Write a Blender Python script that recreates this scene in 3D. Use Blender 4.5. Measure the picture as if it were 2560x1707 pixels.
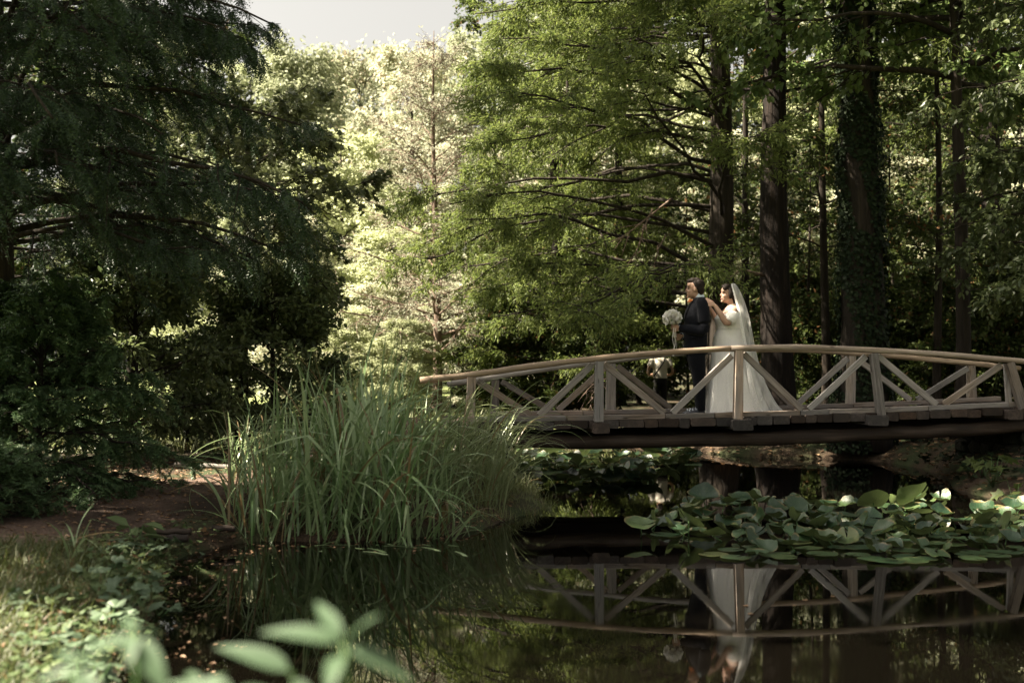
import bpy, bmesh, math, random
import numpy as np
from mathutils import Vector, Matrix
R = math.radians
for o in list(bpy.data.objects): bpy.data.objects.remove(o)
scene = bpy.context.scene
COL = scene.collection

# ------------------------------------------------------------------ camera
CAM_H = 1.47
cd = bpy.data.cameras.new('camera'); cam = bpy.data.objects.new('camera', cd); COL.objects.link(cam)
cam.location = (0, 0, CAM_H); cam.rotation_euler = (R(91.44), 0, 0)
cd.sensor_width = 36; cd.lens = 40.0; cd.clip_end = 600; cd.clip_start = 0.05
cd.dof.use_dof = True; cd.dof.focus_distance = 14.0; cd.dof.aperture_fstop = 1.6
scene.camera = cam

# ------------------------------------------------------------------ sky, sun, exposure
SUN_EL, SUN_AZ = 50.0, -91.0          # azimuth measured from +Y (the view) towards +X
world = bpy.data.worlds.new('World'); scene.world = world; world.use_nodes = True
wn = world.node_tree; wn.nodes.clear()
sky = wn.nodes.new('ShaderNodeTexSky'); sky.sky_type = 'NISHITA'; sky.sun_disc = False
sky.sun_elevation = R(SUN_EL); sky.sun_rotation = R(SUN_AZ); sky.dust_density = 5.0; sky.air_density = 1.0; sky.ozone_density = 1.0
hs = wn.nodes.new('ShaderNodeHueSaturation'); hs.inputs['Saturation'].default_value = 0.1
bg = wn.nodes.new('ShaderNodeBackground'); bg.inputs[1].default_value = 0.05
wo = wn.nodes.new('ShaderNodeOutputWorld')
wn.links.new(sky.outputs[0], hs.inputs['Color']); wt = wn.nodes.new('ShaderNodeMix'); wt.data_type = 'RGBA'; wt.blend_type = 'MULTIPLY'; wt.inputs[0].default_value = 1.0; wt.inputs[7].default_value = (0.70, 0.67, 0.61, 1)
wn.links.new(hs.outputs[0], wt.inputs[6]); wn.links.new(wt.outputs[2], bg.inputs[0]); wn.links.new(bg.outputs[0], wo.inputs[0])
sd = bpy.data.lights.new('sun', 'SUN'); sd.energy = 5.0; sd.angle = R(0.55); sd.color = (1.0, 0.89, 0.71)
sun = bpy.data.objects.new('sun', sd); COL.objects.link(sun)
_d = Vector((math.sin(R(SUN_AZ))*math.cos(R(SUN_EL)), math.cos(R(SUN_AZ))*math.cos(R(SUN_EL)), math.sin(R(SUN_EL))))
sun.rotation_euler = _d.to_track_quat('Z', 'Y').to_euler(); sun.location = _d*60
vs = scene.view_settings; vs.view_transform = 'Standard'; vs.look = 'None'; vs.gamma = 1.0; vs.use_curve_mapping = False
vs.exposure = 2.8
cy = scene.cycles; cy.max_bounces = 7; cy.diffuse_bounces = 3; cy.glossy_bounces = 3; cy.transmission_bounces = 4; cy.transparent_max_bounces = 12
cy.use_denoising = True; cy.caustics_reflective = False; cy.caustics_refractive = False

# ------------------------------------------------------------------ helpers
FPX = 2844.0
def P(px, py, d):
    """a point seen at photo pixel (px, py) at the distance d in front of the camera"""
    return np.array([(px-1280)/FPX*d, d, CAM_H+(925-py)/FPX*d])
def PX(px, d): return (px-1280)/FPX*d
def link(o): COL.objects.link(o); return o
WM = {}
def tag(o, label=None, cat=None, group=None, kind=None):
    if label: o['label'] = label
    if cat: o['category'] = cat
    if group: o['group'] = group
    if kind: o['kind'] = kind
    return o
def empty(name, loc=(0, 0, 0), rz=0.0):
    o = bpy.data.objects.new(name, None); link(o); o.empty_display_size = 0.2
    o.matrix_basis = Matrix.Translation(Vector(loc)) @ Matrix.Rotation(rz, 4, 'Z'); WM[o.name] = o.matrix_basis.copy(); return o
def put(o, parent=None, world=None):
    """set the world matrix of o, under its parent"""
    w = Matrix.Identity(4) if world is None else world
    WM[o.name] = w
    if parent is not None:
        o.parent = parent; o.matrix_basis = WM[parent.name].inverted() @ w
    else: o.matrix_basis = w
    return o
def new_mesh(name, V, F, mat=None, smooth=False):
    """F: one (n,k) int array or a list of such arrays / of face tuples"""
    V = np.asarray(V, dtype=np.float32).reshape(-1, 3)
    me = bpy.data.meshes.new(name)
    groups = []
    if isinstance(F, np.ndarray): groups = [F]
    elif len(F) and isinstance(F[0], np.ndarray) and F[0].ndim == 2: groups = list(F)
    else:
        by = {}
        for f in F: by.setdefault(len(f), []).append(f)
        groups = [np.array(v) for v in by.values()]
    idx = np.concatenate([g.ravel() for g in groups]).astype(np.int32)
    cnt = np.concatenate([np.full(len(g), g.shape[1]) for g in groups]).astype(np.int32)
    start = np.zeros(len(cnt), np.int32); start[1:] = np.cumsum(cnt)[:-1]
    me.vertices.add(len(V)); me.vertices.foreach_set('co', V.ravel())
    me.loops.add(len(idx)); me.loops.foreach_set('vertex_index', idx)
    me.polygons.add(len(cnt)); me.polygons.foreach_set('loop_start', start); me.polygons.foreach_set('loop_total', cnt)
    me.polygons.foreach_set('use_smooth', np.full(len(cnt), bool(smooth)))
    me.update(calc_edges=True)
    if mat: me.materials.append(mat)
    return me
def mobj(name, V, F, mat=None, parent=None, smooth=False, world=None):
    return put(link(bpy.data.objects.new(name, new_mesh(name, V, F, mat, smooth))), parent, world)
def obj_of(name, me, parent=None, world=None):
    return put(link(bpy.data.objects.new(name, me)), parent, world)
def nrm(v, axis=-1):
    v = np.asarray(v, float); return v/np.maximum(np.linalg.norm(v, axis=axis, keepdims=True), 1e-9)
def spline(pts, n):
    """Catmull-Rom through pts (k,m) -> (n,m)"""
    p = np.asarray(pts, float); k = len(p)
    q = np.vstack([2*p[0]-p[1], p, 2*p[-1]-p[-2]])
    t = np.linspace(0, k-1, n); i = np.minimum(t.astype(int), k-2); f = (t-i)[:, None]
    a, b, c, d = q[i], q[i+1], q[i+2], q[i+3]
    return 0.5*((2*b)+(-a+c)*f+(2*a-5*b+4*c-d)*f**2+(-a+3*b-3*c+d)*f**3)
class MB:
    """collects geometry for one mesh"""
    def __init__(s): s.V = []; s.F = []; s.n = 0
    def add(s, V, F):
        V = np.asarray(V, float).reshape(-1, 3); s.V.append(V)
        if isinstance(F, np.ndarray): F = [F]
        if len(F) and not isinstance(F[0], np.ndarray):
            by = {}
            for f in F: by.setdefault(len(f), []).append(f)
            F = [np.array(v) for v in by.values()]
        for f in F: s.F.append(np.asarray(f)+s.n)
        s.n += len(V); return s
    def data(s):
        by = {}
        for f in s.F: by.setdefault(f.shape[1], []).append(f)
        return np.vstack(s.V), [np.vstack(v) for v in by.values()]
    def mesh(s, name, mat=None, smooth=False):
        V, F = s.data(); return new_mesh(name, V, F, mat, smooth)
    def build(s, name, mat=None, parent=None, smooth=False, world=None):
        return obj_of(name, s.mesh(name, mat, smooth), parent, world)
def frames(pts):
    pts = np.asarray(pts, float); t = nrm(np.gradient(pts, axis=0))
    ref = np.array([0, 0, 1.0]) if abs(t[:, 2]).mean() < 0.8 else np.array([1.0, 0, 0])
    a = nrm(np.cross(t, ref)); b = np.cross(t, a); return t, a, b
def tube(pts, rad, k=6, cap=True, squash=1.0):
    pts = np.asarray(pts, float); n = len(pts); rad = np.broadcast_to(np.asarray(rad, float), (n,))
    t, a, b = frames(pts); th = np.linspace(0, 2*np.pi, k, endpoint=False)
    ring = a[:, None]*np.cos(th)[None, :, None]+b[:, None]*np.sin(th)[None, :, None]*squash
    V = (pts[:, None]+ring*rad[:, None, None]).reshape(-1, 3)
    i = np.arange(n-1)[:, None]*k; j = np.arange(k)[None]; j2 = (j+1) % k
    F = np.stack([i+j, i+j2, i+k+j2, i+k+j], -1).reshape(-1, 4)
    Fs = [F]
    if cap: Fs.append(np.array([list(range(k))[::-1]])); Fs.append(np.array([[(n-1)*k+q for q in range(k)]]))
    return V, Fs
def tubes_batch(P0, P1, r0, r1, k=3):
    """many straight tapering twigs at once"""
    P0 = np.asarray(P0); P1 = np.asarray(P1); n = len(P0); t = nrm(P1-P0)
    ref = np.where(np.abs(t[:, 2:3]) < 0.8, np.array([[0, 0, 1.0]]), np.array([[1.0, 0, 0]]))
    a = nrm(np.cross(t, ref)); b = np.cross(t, a); th = np.linspace(0, 2*np.pi, k, endpoint=False)
    ring = a[:, None]*np.cos(th)[None, :, None]+b[:, None]*np.sin(th)[None, :, None]
    r0 = np.broadcast_to(r0, (n,)); r1 = np.broadcast_to(r1, (n,))
    V = np.concatenate([P0[:, None]+ring*r0[:, None, None], P1[:, None]+ring*r1[:, None, None]], 1).reshape(-1, 3)
    base = np.arange(n)[:, None]*2*k; j = np.arange(k)[None]; j2 = (j+1) % k
    return V, np.stack([base+j, base+j2, base+k+j2, base+k+j], -1).reshape(-1, 4)
def beam_mesh(name, L, w, h, mat, ch=0.006, seed=0, seg=1, rough=0.0, taper=0.0):
    """a chamfered timber along local X, centred in Y and Z, 0..L"""
    rg = np.random.default_rng(seed)
    cx = [(-w/2+ch, -h/2), (w/2-ch, -h/2), (w/2, -h/2+ch), (w/2, h/2-ch), (w/2-ch, h/2), (-w/2+ch, h/2), (-w/2, h/2-ch), (-w/2, -h/2+ch)]
    xs = np.linspace(0, L, seg+1); V = []
    for i, x in enumerate(xs):
        f = 1-taper*i/max(1, seg); o = rg.normal(0, rough, (8, 2)); dx = rg.normal(0, ch*0.4) if i in (0, seg) else 0
        sk = rg.normal(0, ch*0.6)
        for (y, z), (a, b) in zip(cx, o): V.append((x+dx+(sk*y/w if i in (0, seg) else 0), y*f+a, z*f+b))
    F = []
    for i in range(seg):
        for j in range(8): F.append((i*8+j, i*8+(j+1) % 8, (i+1)*8+(j+1) % 8, (i+1)*8+j))
    F = [f[::-1] for f in F]
    F.append(tuple(range(8))); F.append(tuple(seg*8+q for q in range(8))[::-1])
    return new_mesh(name, V, F, mat)
def axes(p0, p1, up=(0, 0, 1)):
    """matrix with X along p0->p1 and Z near up"""
    x = Vector(np.asarray(p1)-np.asarray(p0)).normalized(); y = Vector(up).cross(x).normalized(); z = x.cross(y)
    return Matrix(((x[0], y[0], z[0], p0[0]), (x[1], y[1], z[1], p0[1]), (x[2], y[2], z[2], p0[2]), (0, 0, 0, 1)))
def beam(name, p0, p1, w, h, mat, parent, up=(0, 0, 1), **kw):
    L = float(np.linalg.norm(np.asarray(p1)-np.asarray(p0)))
    return obj_of(name, beam_mesh(name, L, w, h, mat, **kw), parent, axes(p0, p1, up))

# ------------------------------------------------------------------ materials
def nodemat(name):
    m = bpy.data.materials.new(name); m.use_nodes = True; nt = m.node_tree; nt.nodes.clear()
    out = nt.nodes.new('ShaderNodeOutputMaterial'); return m, nt, out
class NT:
    def __init__(s, name): s.m, s.nt, s.out = nodemat(name)
    def n(s, typ, props=None, **inp):
        nd = s.nt.nodes.new('ShaderNode'+typ)
        for k, v in (props or {}).items(): setattr(nd, k, v)
        for k, v in inp.items():
            key = int(k[1:]) if k[0] == '_' and k[1:].isdigit() else k.replace('_', ' ')
            s.set(nd.inputs[key], v)
        return nd
    def set(s, sock, v):
        if isinstance(v, bpy.types.NodeSocket): s.nt.links.new(v, sock)
        elif isinstance(v, bpy.types.Node): s.nt.links.new(v.outputs[0], sock)
        else:
            if isinstance(v, (tuple, list)) and len(v) == 3 and sock.type == 'RGBA': v = (*v, 1)
            sock.default_value = v
    def ramp(s, fac, stops, interp='LINEAR'):
        r = s.nt.nodes.new('ShaderNodeValToRGB'); s.set(r.inputs[0], fac); e = r.color_ramp.elements; r.color_ramp.interpolation = interp
        while len(e) < len(stops): e.new(0.5)
        for q, (p, c) in zip(e, stops):
            q.position = p; q.color = (*c, 1) if len(c) == 3 else c
        return r
    def mix(s, f, a, b, mode='MIX'):
        nd = s.nt.nodes.new('ShaderNodeMix'); nd.data_type = 'RGBA'; nd.blend_type = mode
        s.set(nd.inputs[0], f); s.set(nd.inputs[6], a); s.set(nd.inputs[7], b); return nd.outputs[2]
    def math(s, op, a, b=0.0):
        nd = s.nt.nodes.new('ShaderNodeMath'); nd.operation = op; s.set(nd.inputs[0], a); s.set(nd.inputs[1], b); return nd.outputs[0]
    def end(s, sh, disp=None):
        s.set(s.out.inputs['Surface'], sh); return s.m
def plain(name, col, rough=0.6, spec=0.3, var=0.0, scale=20.0, sheen=0.0):
    t = NT(name); tc = t.n('TexCoord')
    c = col
    if var:
        no = t.n('TexNoise', Vector=tc.outputs['Object'], Scale=scale, Detail=4.0)
        c = t.mix(no.outputs[0], tuple(x*(1-var) for x in col), tuple(min(1, x*(1+var)) for x in col))
    p = t.n('BsdfPrincipled', Base_Color=c, Roughness=rough, Specular_IOR_Level=spec)
    if sheen: p.inputs['Sheen Weight'].default_value = sheen
    return t.end(p)
def leaf_mat(name, ca, cb, transl=0.35, rough=0.45, spec=0.35, tcol=None, brown=0.0, bcol=(0.16, 0.09, 0.04)):
    """leaf or needle: colour differs leaf by leaf, light passes through"""
    t = NT(name); g = t.n('NewGeometry'); ri = g.outputs['Random Per Island']
    oi = t.n('ObjectInfo')
    c = t.ramp(ri, [(0.0, ca), (1.0, cb)]).outputs[0]
    if brown:
        w = t.n('TexWhiteNoise', {'noise_dimensions': '1D'}, W=ri)
        c = t.mix(t.math('LESS_THAN', w.outputs[0], brown), c, bcol)
    hv = t.n('HueSaturation', Color=c, Value=t.math('ADD', t.math('MULTIPLY', oi.outputs['Random'], 0.3), 0.85))
    p = t.n('BsdfPrincipled', Base_Color=hv, Roughness=rough, Specular_IOR_Level=spec)
    tc = hv.outputs[0] if tcol is None else t.mix(1.0, hv, tcol, 'MULTIPLY')
    tr = t.n('BsdfTranslucent', Color=tc)
    mx = t.n('MixShader', Fac=transl, _1=p, _2=tr)
    return t.end(mx)
def wood_mat(name, cols, grain=1.0, dark=(0.03, 0.022, 0.016), rough=0.75, knots=True, bump=0.25, spread=0.25):
    """weathered timber, grain along local X, tone differs from piece to piece"""
    t = NT(name); tc = t.n('TexCoord'); oi = t.n('ObjectInfo')
    off = t.n('VectorMath', {'operation': 'SCALE'}, _0=(13.1, 7.7, 3.9)); t.set(off.inputs['Scale'], t.math('MULTIPLY', oi.outputs['Random'], 20.0))
    v = t.n('VectorMath', {'operation': 'ADD'}, _0=tc.outputs['Object'], _1=off.outputs[0])
    mp = t.n('Mapping', Vector=v, Scale=(1.6*grain, 26*grain, 26*grain))
    n1 = t.n('TexNoise', Vector=mp, Scale=1.0, Detail=6.0, Roughness=0.65, Distortion=0.6)
    mp2 = t.n('Mapping', Vector=v, Scale=(1.2, 4, 4)); n2 = t.n('TexNoise', Vector=mp2, Scale=1.4, Detail=3.0)
    mp3 = t.n('Mapping', Vector=v, Scale=(3*grain, 110*grain, 110*grain)); n3 = t.n('TexNoise', Vector=mp3, Scale=1.0, Detail=2.0)
    base = t.ramp(n1.outputs[0], [(0.25, cols[0]), (0.5, cols[1]), (0.72, cols[2])]).outputs[0]
    base = t.mix(t.ramp(n2.outputs[0], [(0.42, (0, 0, 0)), (0.68, (1, 1, 1))]).outputs[0], base, cols[3])
    crack = t.ramp(n3.outputs[0], [(0.3, (1, 1, 1)), (0.42, (0, 0, 0))]).outputs[0]
    base = t.mix(t.math('MULTIPLY', crack, 0.7), base, dark)
    if knots:
        vo = t.n('TexVoronoi', Vector=t.n('Mapping', Vector=v, Scale=(3.0, 9, 9)), Scale=1.0)
        base = t.mix(t.ramp(vo.outputs['Distance'], [(0.05, (0.8, 0.8, 0.8)), (0.14, (0, 0, 0))]).outputs[0], base, dark)
    wn_ = t.n('TexWhiteNoise', {'noise_dimensions': '1D'}, W=t.math('MULTIPLY', oi.outputs['Random'], 37.0))
    hv = t.n('HueSaturation', Color=base, Saturation=t.math('ADD', t.math('MULTIPLY', wn_.outputs[0], .9), .35), Value=t.math('ADD', t.math('MULTIPLY', oi.outputs['Random'], 2*spread), 1-spread))
    bp = t.n('Bump', Strength=bump, Distance=0.01, Height=t.math('SUBTRACT', n1.outputs[0], t.math('MULTIPLY', crack, 0.6)))
    p = t.n('BsdfPrincipled', Base_Color=hv, Roughness=rough, Specular_IOR_Level=0.25, Normal=bp)
    return t.end(p)
# ------------------------------------------------------------------ ground, path, pond
SHORE = spline(np.array([(-1.0, 3.4), (-1.55, 4.4), (-1.83, 5.35), (-2.02, 6.3), (-2.25, 7.3), (-2.5, 8.4), (-2.58, 9.1), (-2.25, 9.75), (-1.7, 9.8), (-1.0, 9.95), (-.37, 10.4),
    (-.05, 11.2), (.32, 12.1), (.3, 13.3), (-.15, 14.8), (-.3, 17), (-.2, 20), (.1, 22.3), (1.8, 23.2), (3.0, 20.8), (4.2, 19.2), (5.7, 18.6), (6.1, 17), (5.8, 15.2), (5.45, 14.0), (5.6, 12.9), (6.3, 11.8),
    (7.6, 10), (8.6, 6), (6.5, 2), (3.5, .9), (1.2, 1.4), (-.2, 2.4), (-1.0, 3.4)]), 200)[:, :2]
def shore_sd(x, y):
    """signed distance to the shore, positive on land"""
    p = np.stack([np.ravel(x), np.ravel(y)], -1); out = np.empty(len(p))
    A = SHORE[:-1]; B = SHORE[1:]; AB = B-A; L2 = (AB**2).sum(1)
    for s in range(0, len(p), 20000):
        q = p[s:s+20000]; d = q[:, None]-A[None]
        t = np.clip((d*AB).sum(-1)/L2, 0, 1); dist = np.sqrt(((d-t[..., None]*AB)**2).sum(-1)).min(1)
        c = ((A[None, :, 1] > q[:, 1:2]) != (B[None, :, 1] > q[:, 1:2])) & (q[:, 0:1] < (B[:, 0]-A[:, 0])[None]*(q[:, 1:2]-A[None, :, 1])/np.where(AB[:, 1] == 0, 1e-9, AB[:, 1])[None]+A[None, :, 0])
        out[s:s+20000] = np.where(c.sum(1) % 2 == 1, -dist, dist)
    return out.reshape(np.shape(x))
def wob(x, y):
    return 0.5*np.sin(1.7*x+.6*y+1)+.35*np.sin(2.9*y-1.3*x)+.3*np.sin(4.7*x+3.1*y+2)+.2*np.sin(7.9*x-6.3*y)
def hgt(x, y):
    x = np.asarray(x, float); y = np.asarray(y, float)
    s = shore_sd(x, y)
    land = 0.015+0.27*(1-np.exp(-np.maximum(s, 0)/0.55))+0.02*wob(x, y)*np.clip(s*2, 0, 1)
    land += 0.60*np.exp(-(((x+1.3)/1.2)**2+((y-14.7)/1.5)**2))*np.clip(s*1.5, 0, 1)
    land += 0.75*np.exp(-(((x-8.2)/1.6)**2+((y-15.6)/2.2)**2))*np.clip(s*1.5, 0, 1)
    land += 0.25*np.clip((y-22)/20, 0, 2)
    bed = -0.5*(1-np.exp(-np.maximum(-s, 0)/0.5))-0.015
    return np.where(s > 0, land, bed)
PATH = spline(np.array([(-8, 4.6), (-5.4, 6.8), (-4.1, 8.2), (-3.45, 9.8), (-3.15, 11.4), (-2.7, 13.0), (-1.9, 14.3), (-.9, 14.9), (-.3, 15.0)]), 80)[:, :2]
def path_d(x, y):
    q = np.stack([np.ravel(x), np.ravel(y)], -1); out = np.empty(len(q))
    for s in range(0, len(q), 20000): out[s:s+20000] = np.sqrt(((q[s:s+20000, None]-PATH[None])**2).sum(-1)).min(1)
    return out.reshape(np.shape(x))
def gaxis(f0, f1, step, lo, hi):
    a = [f0]; s = step
    while a[-1] > lo: s *= 1.25; a.append(a[-1]-s)
    b = [f1]; s = step
    while b[-1] < hi: s *= 1.25; b.append(b[-1]+s)
    return np.array(a[::-1][:-1]+list(np.arange(f0, f1, step))+b)
gx = gaxis(-8, 9.5, 0.11, -320, 320); gy = gaxis(1.5, 25, 0.11, -120, 420)
GX, GY = np.meshgrid(gx, gy); GZ = hgt(GX, GY)
GV = np.stack([GX, GY, GZ], -1).reshape(-1, 3); nx = len(gx); ny = len(gy)
ii = (np.arange(ny-1)[:, None]*nx+np.arange(nx-1)[None]).ravel(); GF = np.stack([ii, ii+1, ii+1+nx, ii+nx], -1)
cx_ = GV[GF].mean(1); pd = path_d(cx_[:, 0], cx_[:, 1])+0.12*wob(cx_[:, 0]*2, cx_[:, 1]*2)
on_path = (pd < 0.62) & (shore_sd(cx_[:, 0], cx_[:, 1]) > 0.12)

def soil_mat(name, a, b, c, moss=None, scale=6.0, bump=0.6, rough=0.9):
    t = NT(name); tc = t.n('TexCoord')
    n1 = t.n('TexNoise', Vector=tc.outputs['Object'], Scale=scale*0.25, Detail=5.0)
    n2 = t.n('TexNoise', Vector=tc.outputs['Object'], Scale=scale*6, Detail=6.0, Roughness=0.7)
    vo = t.n('TexVoronoi', Vector=tc.outputs['Object'], Scale=scale*9)
    c1 = t.ramp(n2.outputs[0], [(0.3, a), (0.5, b), (0.7, c)]).outputs[0]
    c1 = t.mix(t.ramp(vo.outputs['Distance'], [(0.0, (0.55, 0.55, 0.55)), (0.35, (0, 0, 0))]).outputs[0], c1, tuple(x*1.6 for x in c))
    if moss: c1 = t.mix(t.ramp(n1.outputs[0], [(0.42, (0, 0, 0)), (0.6, (1, 1, 1))]).outputs[0], c1, moss)
    bp = t.n('Bump', Strength=bump, Distance=0.02, Height=t.math('ADD', n2.outputs[0], vo.outputs['Distance']))
    return t.end(t.n('BsdfPrincipled', Base_Color=c1, Roughness=rough, Specular_IOR_Level=0.2, Normal=bp))
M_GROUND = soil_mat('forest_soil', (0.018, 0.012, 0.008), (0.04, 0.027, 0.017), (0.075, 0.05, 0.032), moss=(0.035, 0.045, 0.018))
M_PATH = soil_mat('path_dirt', (0.04, 0.025, 0.018), (0.10, 0.066, 0.049), (0.17, 0.118, 0.092), moss=(0.032, 0.021, 0.015), scale=5.0)
def sub_mesh(name, F, mat):
    u, inv = np.unique(F.ravel(), return_inverse=True)
    return mobj(name, GV[u], inv.reshape(F.shape), mat, smooth=True)
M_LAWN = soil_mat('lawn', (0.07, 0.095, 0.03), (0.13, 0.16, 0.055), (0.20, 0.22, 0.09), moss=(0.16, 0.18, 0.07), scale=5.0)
on_lawn = ~on_path & ((cx_[:, 1] < 3.2+.4*wob(cx_[:, 0], cx_[:, 1])) | ((cx_[:, 1] > 23.5) & (cx_[:, 0] < 1.5+.5*wob(cx_[:, 0], cx_[:, 1])) & (cx_[:, 0] > -30)))  # the lawn on the camera side is unseen, added to bounce fill light
tag(sub_mesh('lawn', GF[on_lawn], M_LAWN), kind='structure', label='sunlit lawn of the clearing, plus an unseen one added behind the photographer to bounce light')
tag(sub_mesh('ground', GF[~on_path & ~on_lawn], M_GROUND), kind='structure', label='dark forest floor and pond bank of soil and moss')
tag(sub_mesh('path', GF[on_path], M_PATH), kind='structure', label='reddish brown dirt path curving towards the footbridge')
# water
t = NT('pond_water'); tc = t.n('TexCoord')
n1 = t.n('TexNoise', Vector=tc.outputs['Object'], Scale=1.1, Detail=2.0)
n2 = t.n('TexNoise', Vector=tc.outputs['Object'], Scale=7.0, Detail=2.0)
bp = t.n('Bump', Strength=0.009, Distance=0.05, Height=t.math('ADD', n1.outputs[0], t.math('MULTIPLY', n2.outputs[0], 0.25)))
film = t.n('TexNoise', Vector=t.n('Mapping', Vector=tc.outputs['Object'], Scale=(1.2, .5, 1)), Scale=1.6, Detail=6.0)
pw = t.n('BsdfPrincipled', Base_Color=(0.0016, 0.0013, 0.0009), Roughness=t.ramp(film.outputs[0], [(0.45, (0.012,)*3), (0.75, (0.07,)*3)]).outputs[0], IOR=1.36, Specular_IOR_Level=0.5, Normal=bp)
M_WATER = t.end(pw)
wx = np.linspace(-4, 10, 15); wy = np.linspace(-1, 25, 27); WX, WY = np.meshgrid(wx, wy)
wi = (np.arange(26)[:, None]*15+np.arange(14)[None]).ravel()
tag(mobj('pond_water', np.stack([WX, WY, WX*0], -1).reshape(-1, 3), np.stack([wi, wi+1, wi+16, wi+15], -1), M_WATER), kind='structure', label='still dark pond water mirroring the bridge and trees')
# ------------------------------------------------------------------ wooden footbridge
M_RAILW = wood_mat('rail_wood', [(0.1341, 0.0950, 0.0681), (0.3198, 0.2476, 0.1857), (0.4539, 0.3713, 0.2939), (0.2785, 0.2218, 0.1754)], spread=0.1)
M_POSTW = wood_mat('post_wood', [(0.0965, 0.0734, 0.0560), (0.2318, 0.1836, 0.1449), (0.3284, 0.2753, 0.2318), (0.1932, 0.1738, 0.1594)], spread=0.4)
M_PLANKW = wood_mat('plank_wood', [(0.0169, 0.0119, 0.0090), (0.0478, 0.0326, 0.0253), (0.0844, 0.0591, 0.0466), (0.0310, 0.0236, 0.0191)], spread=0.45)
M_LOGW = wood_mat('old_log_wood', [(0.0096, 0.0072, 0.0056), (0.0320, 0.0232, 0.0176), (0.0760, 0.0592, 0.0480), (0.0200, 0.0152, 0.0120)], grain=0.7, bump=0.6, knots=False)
NL = np.array([PX(1178, 13.7), 13.7]); NR = np.array([PX(2515, 14.4), 14.4]); BU = (NR-NL)/np.linalg.norm(NR-NL); BL = float(np.linalg.norm(NR-NL))
BN = np.array([-BU[1], BU[0]]); BW = 1.62
def bxy(s, off=0.0): return NL+BU*s*BL+BN*off
def s_at(px, off=0.0):
    k = (px-1280)/FPX; a = NL+BN*off
    return float((k*a[1]-a[0])/(BU[0]-k*BU[1])/BL)
def curb_z(s): return 0.905+0.03*s+0.125*s*s if s > 0 else 0.905+0.03*s
_rs = spline(np.array([(-.1, 1.345), (0, 1.415), (.12, 1.525), (.25, 1.622), (.38, 1.70), (.5, 1.742), (.62, 1.745), (.75, 1.71), (.88, 1.66), (1.0, 1.60), (1.12, 1.52)]), 200)
def rail_z(s): return float(np.interp(s, _rs[:, 0], _rs[:, 1]))
_rf = spline(np.array([(s_at(p, BW), z) for p, z in ((1119, 1.28), (1240, 1.375), (1380, 1.49), (1530, 1.592), (1680, 1.69), (1860, 1.748), (2000, 1.745), (2133, 1.705), (2280, 1.645), (2432, 1.57), (2548, 1.50))]), 200)
def rail_zf(s): return float(np.interp(s, _rf[:, 0], _rf[:, 1]))
def b3(s, off, z): q = bxy(s, off); return np.array([q[0], q[1], z])
bridge = empty('wooden_footbridge', (*bxy(0.5, BW/2), 0.0), math.atan2(BU[1], BU[0]))
tag(bridge, 'arched weathered wooden footbridge with log handrails crossing the pond', 'bridge')
rg = np.random.default_rng(4)
# log girders under the deck
def log_pts(off, z0, rad, n=26, seed=0):
    g = np.random.default_rng(seed); ss = np.linspace(-.06, 1.12, n)
    return np.array([b3(s, off+g.normal(0, .006), curb_z(s)-z0+.03*math.sin(3.1*s+seed)+g.normal(0, .006)) for s in ss]), rad*(1+g.normal(0, .035, n))
for k, off in enumerate((0.06, BW/2, BW-0.06)):
    pts, rr = log_pts(off, 0.305, 0.085 if k != 1 else 0.10, seed=k+3)
    loc = Matrix.Translation(Vector(pts[0])) @ Matrix.Rotation(math.atan2(BU[1], BU[0]), 4, 'Z')
    inv = np.array(loc.inverted()); lp = pts@inv[:3, :3].T+inv[:3, 3]
    V, F = tube(lp, rr, 14); V = V+np.random.default_rng(k).normal(0, .005, V.shape)
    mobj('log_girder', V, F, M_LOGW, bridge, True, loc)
# deck planks laid crosswise
s = -0.045; i = 0
post_s = [0.0, s_at(1495), s_at(1843), s_at(2178), 1.0]
far_s = [s_at(1240, BW), s_at(1530, BW), s_at(1836, BW), s_at(2133, BW), s_at(2432, BW)]
while s < 1.115:
    w = float(rg.choice([.13, .16, .19, .22, .26, .32]))*(0.9+.2*rg.random()); ds = w/BL
    zc = curb_z(s+ds/2)-0.105+rg.normal(0, .004); h = 0.095+rg.normal(0, .006)
    e0 = -0.095-rg.uniform(0, .035); e1 = BW+0.08+rg.uniform(0, .05)
    a = b3(s+ds/2, e0, zc); b = b3(s+ds/2, e1, zc)
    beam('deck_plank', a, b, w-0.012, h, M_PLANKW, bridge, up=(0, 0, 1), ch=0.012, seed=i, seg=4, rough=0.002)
    s += ds; i += 1
# cross bearers that carry the posts
for k, (sn, sf) in enumerate(zip(post_s, far_s)):
    zc = curb_z(sn)-0.135
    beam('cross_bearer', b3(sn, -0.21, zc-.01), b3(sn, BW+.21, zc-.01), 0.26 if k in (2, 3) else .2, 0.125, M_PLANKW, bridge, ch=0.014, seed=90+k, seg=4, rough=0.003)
# kerb timbers along both edges
def curb_run(off, cuts, seed):
    for k in range(len(cuts)-1):
        s0, s1 = cuts[k]+.0008, cuts[k+1]-.0008
        beam('kerb_timber', b3(s0, off, curb_z(s0)-.027), b3(s1, off, curb_z(s1)-.027), 0.10, 0.062, M_POSTW, bridge, ch=0.007, seed=seed+k, seg=6, rough=0.0022)
curb_run(0.0, [0.012, .17, .35, .44, .60, .655, .845, 1.0, 1.12], 200)
curb_run(BW, [s_at(1225, BW), .24, .40, .63, .80, .98, 1.12], 230)
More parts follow.
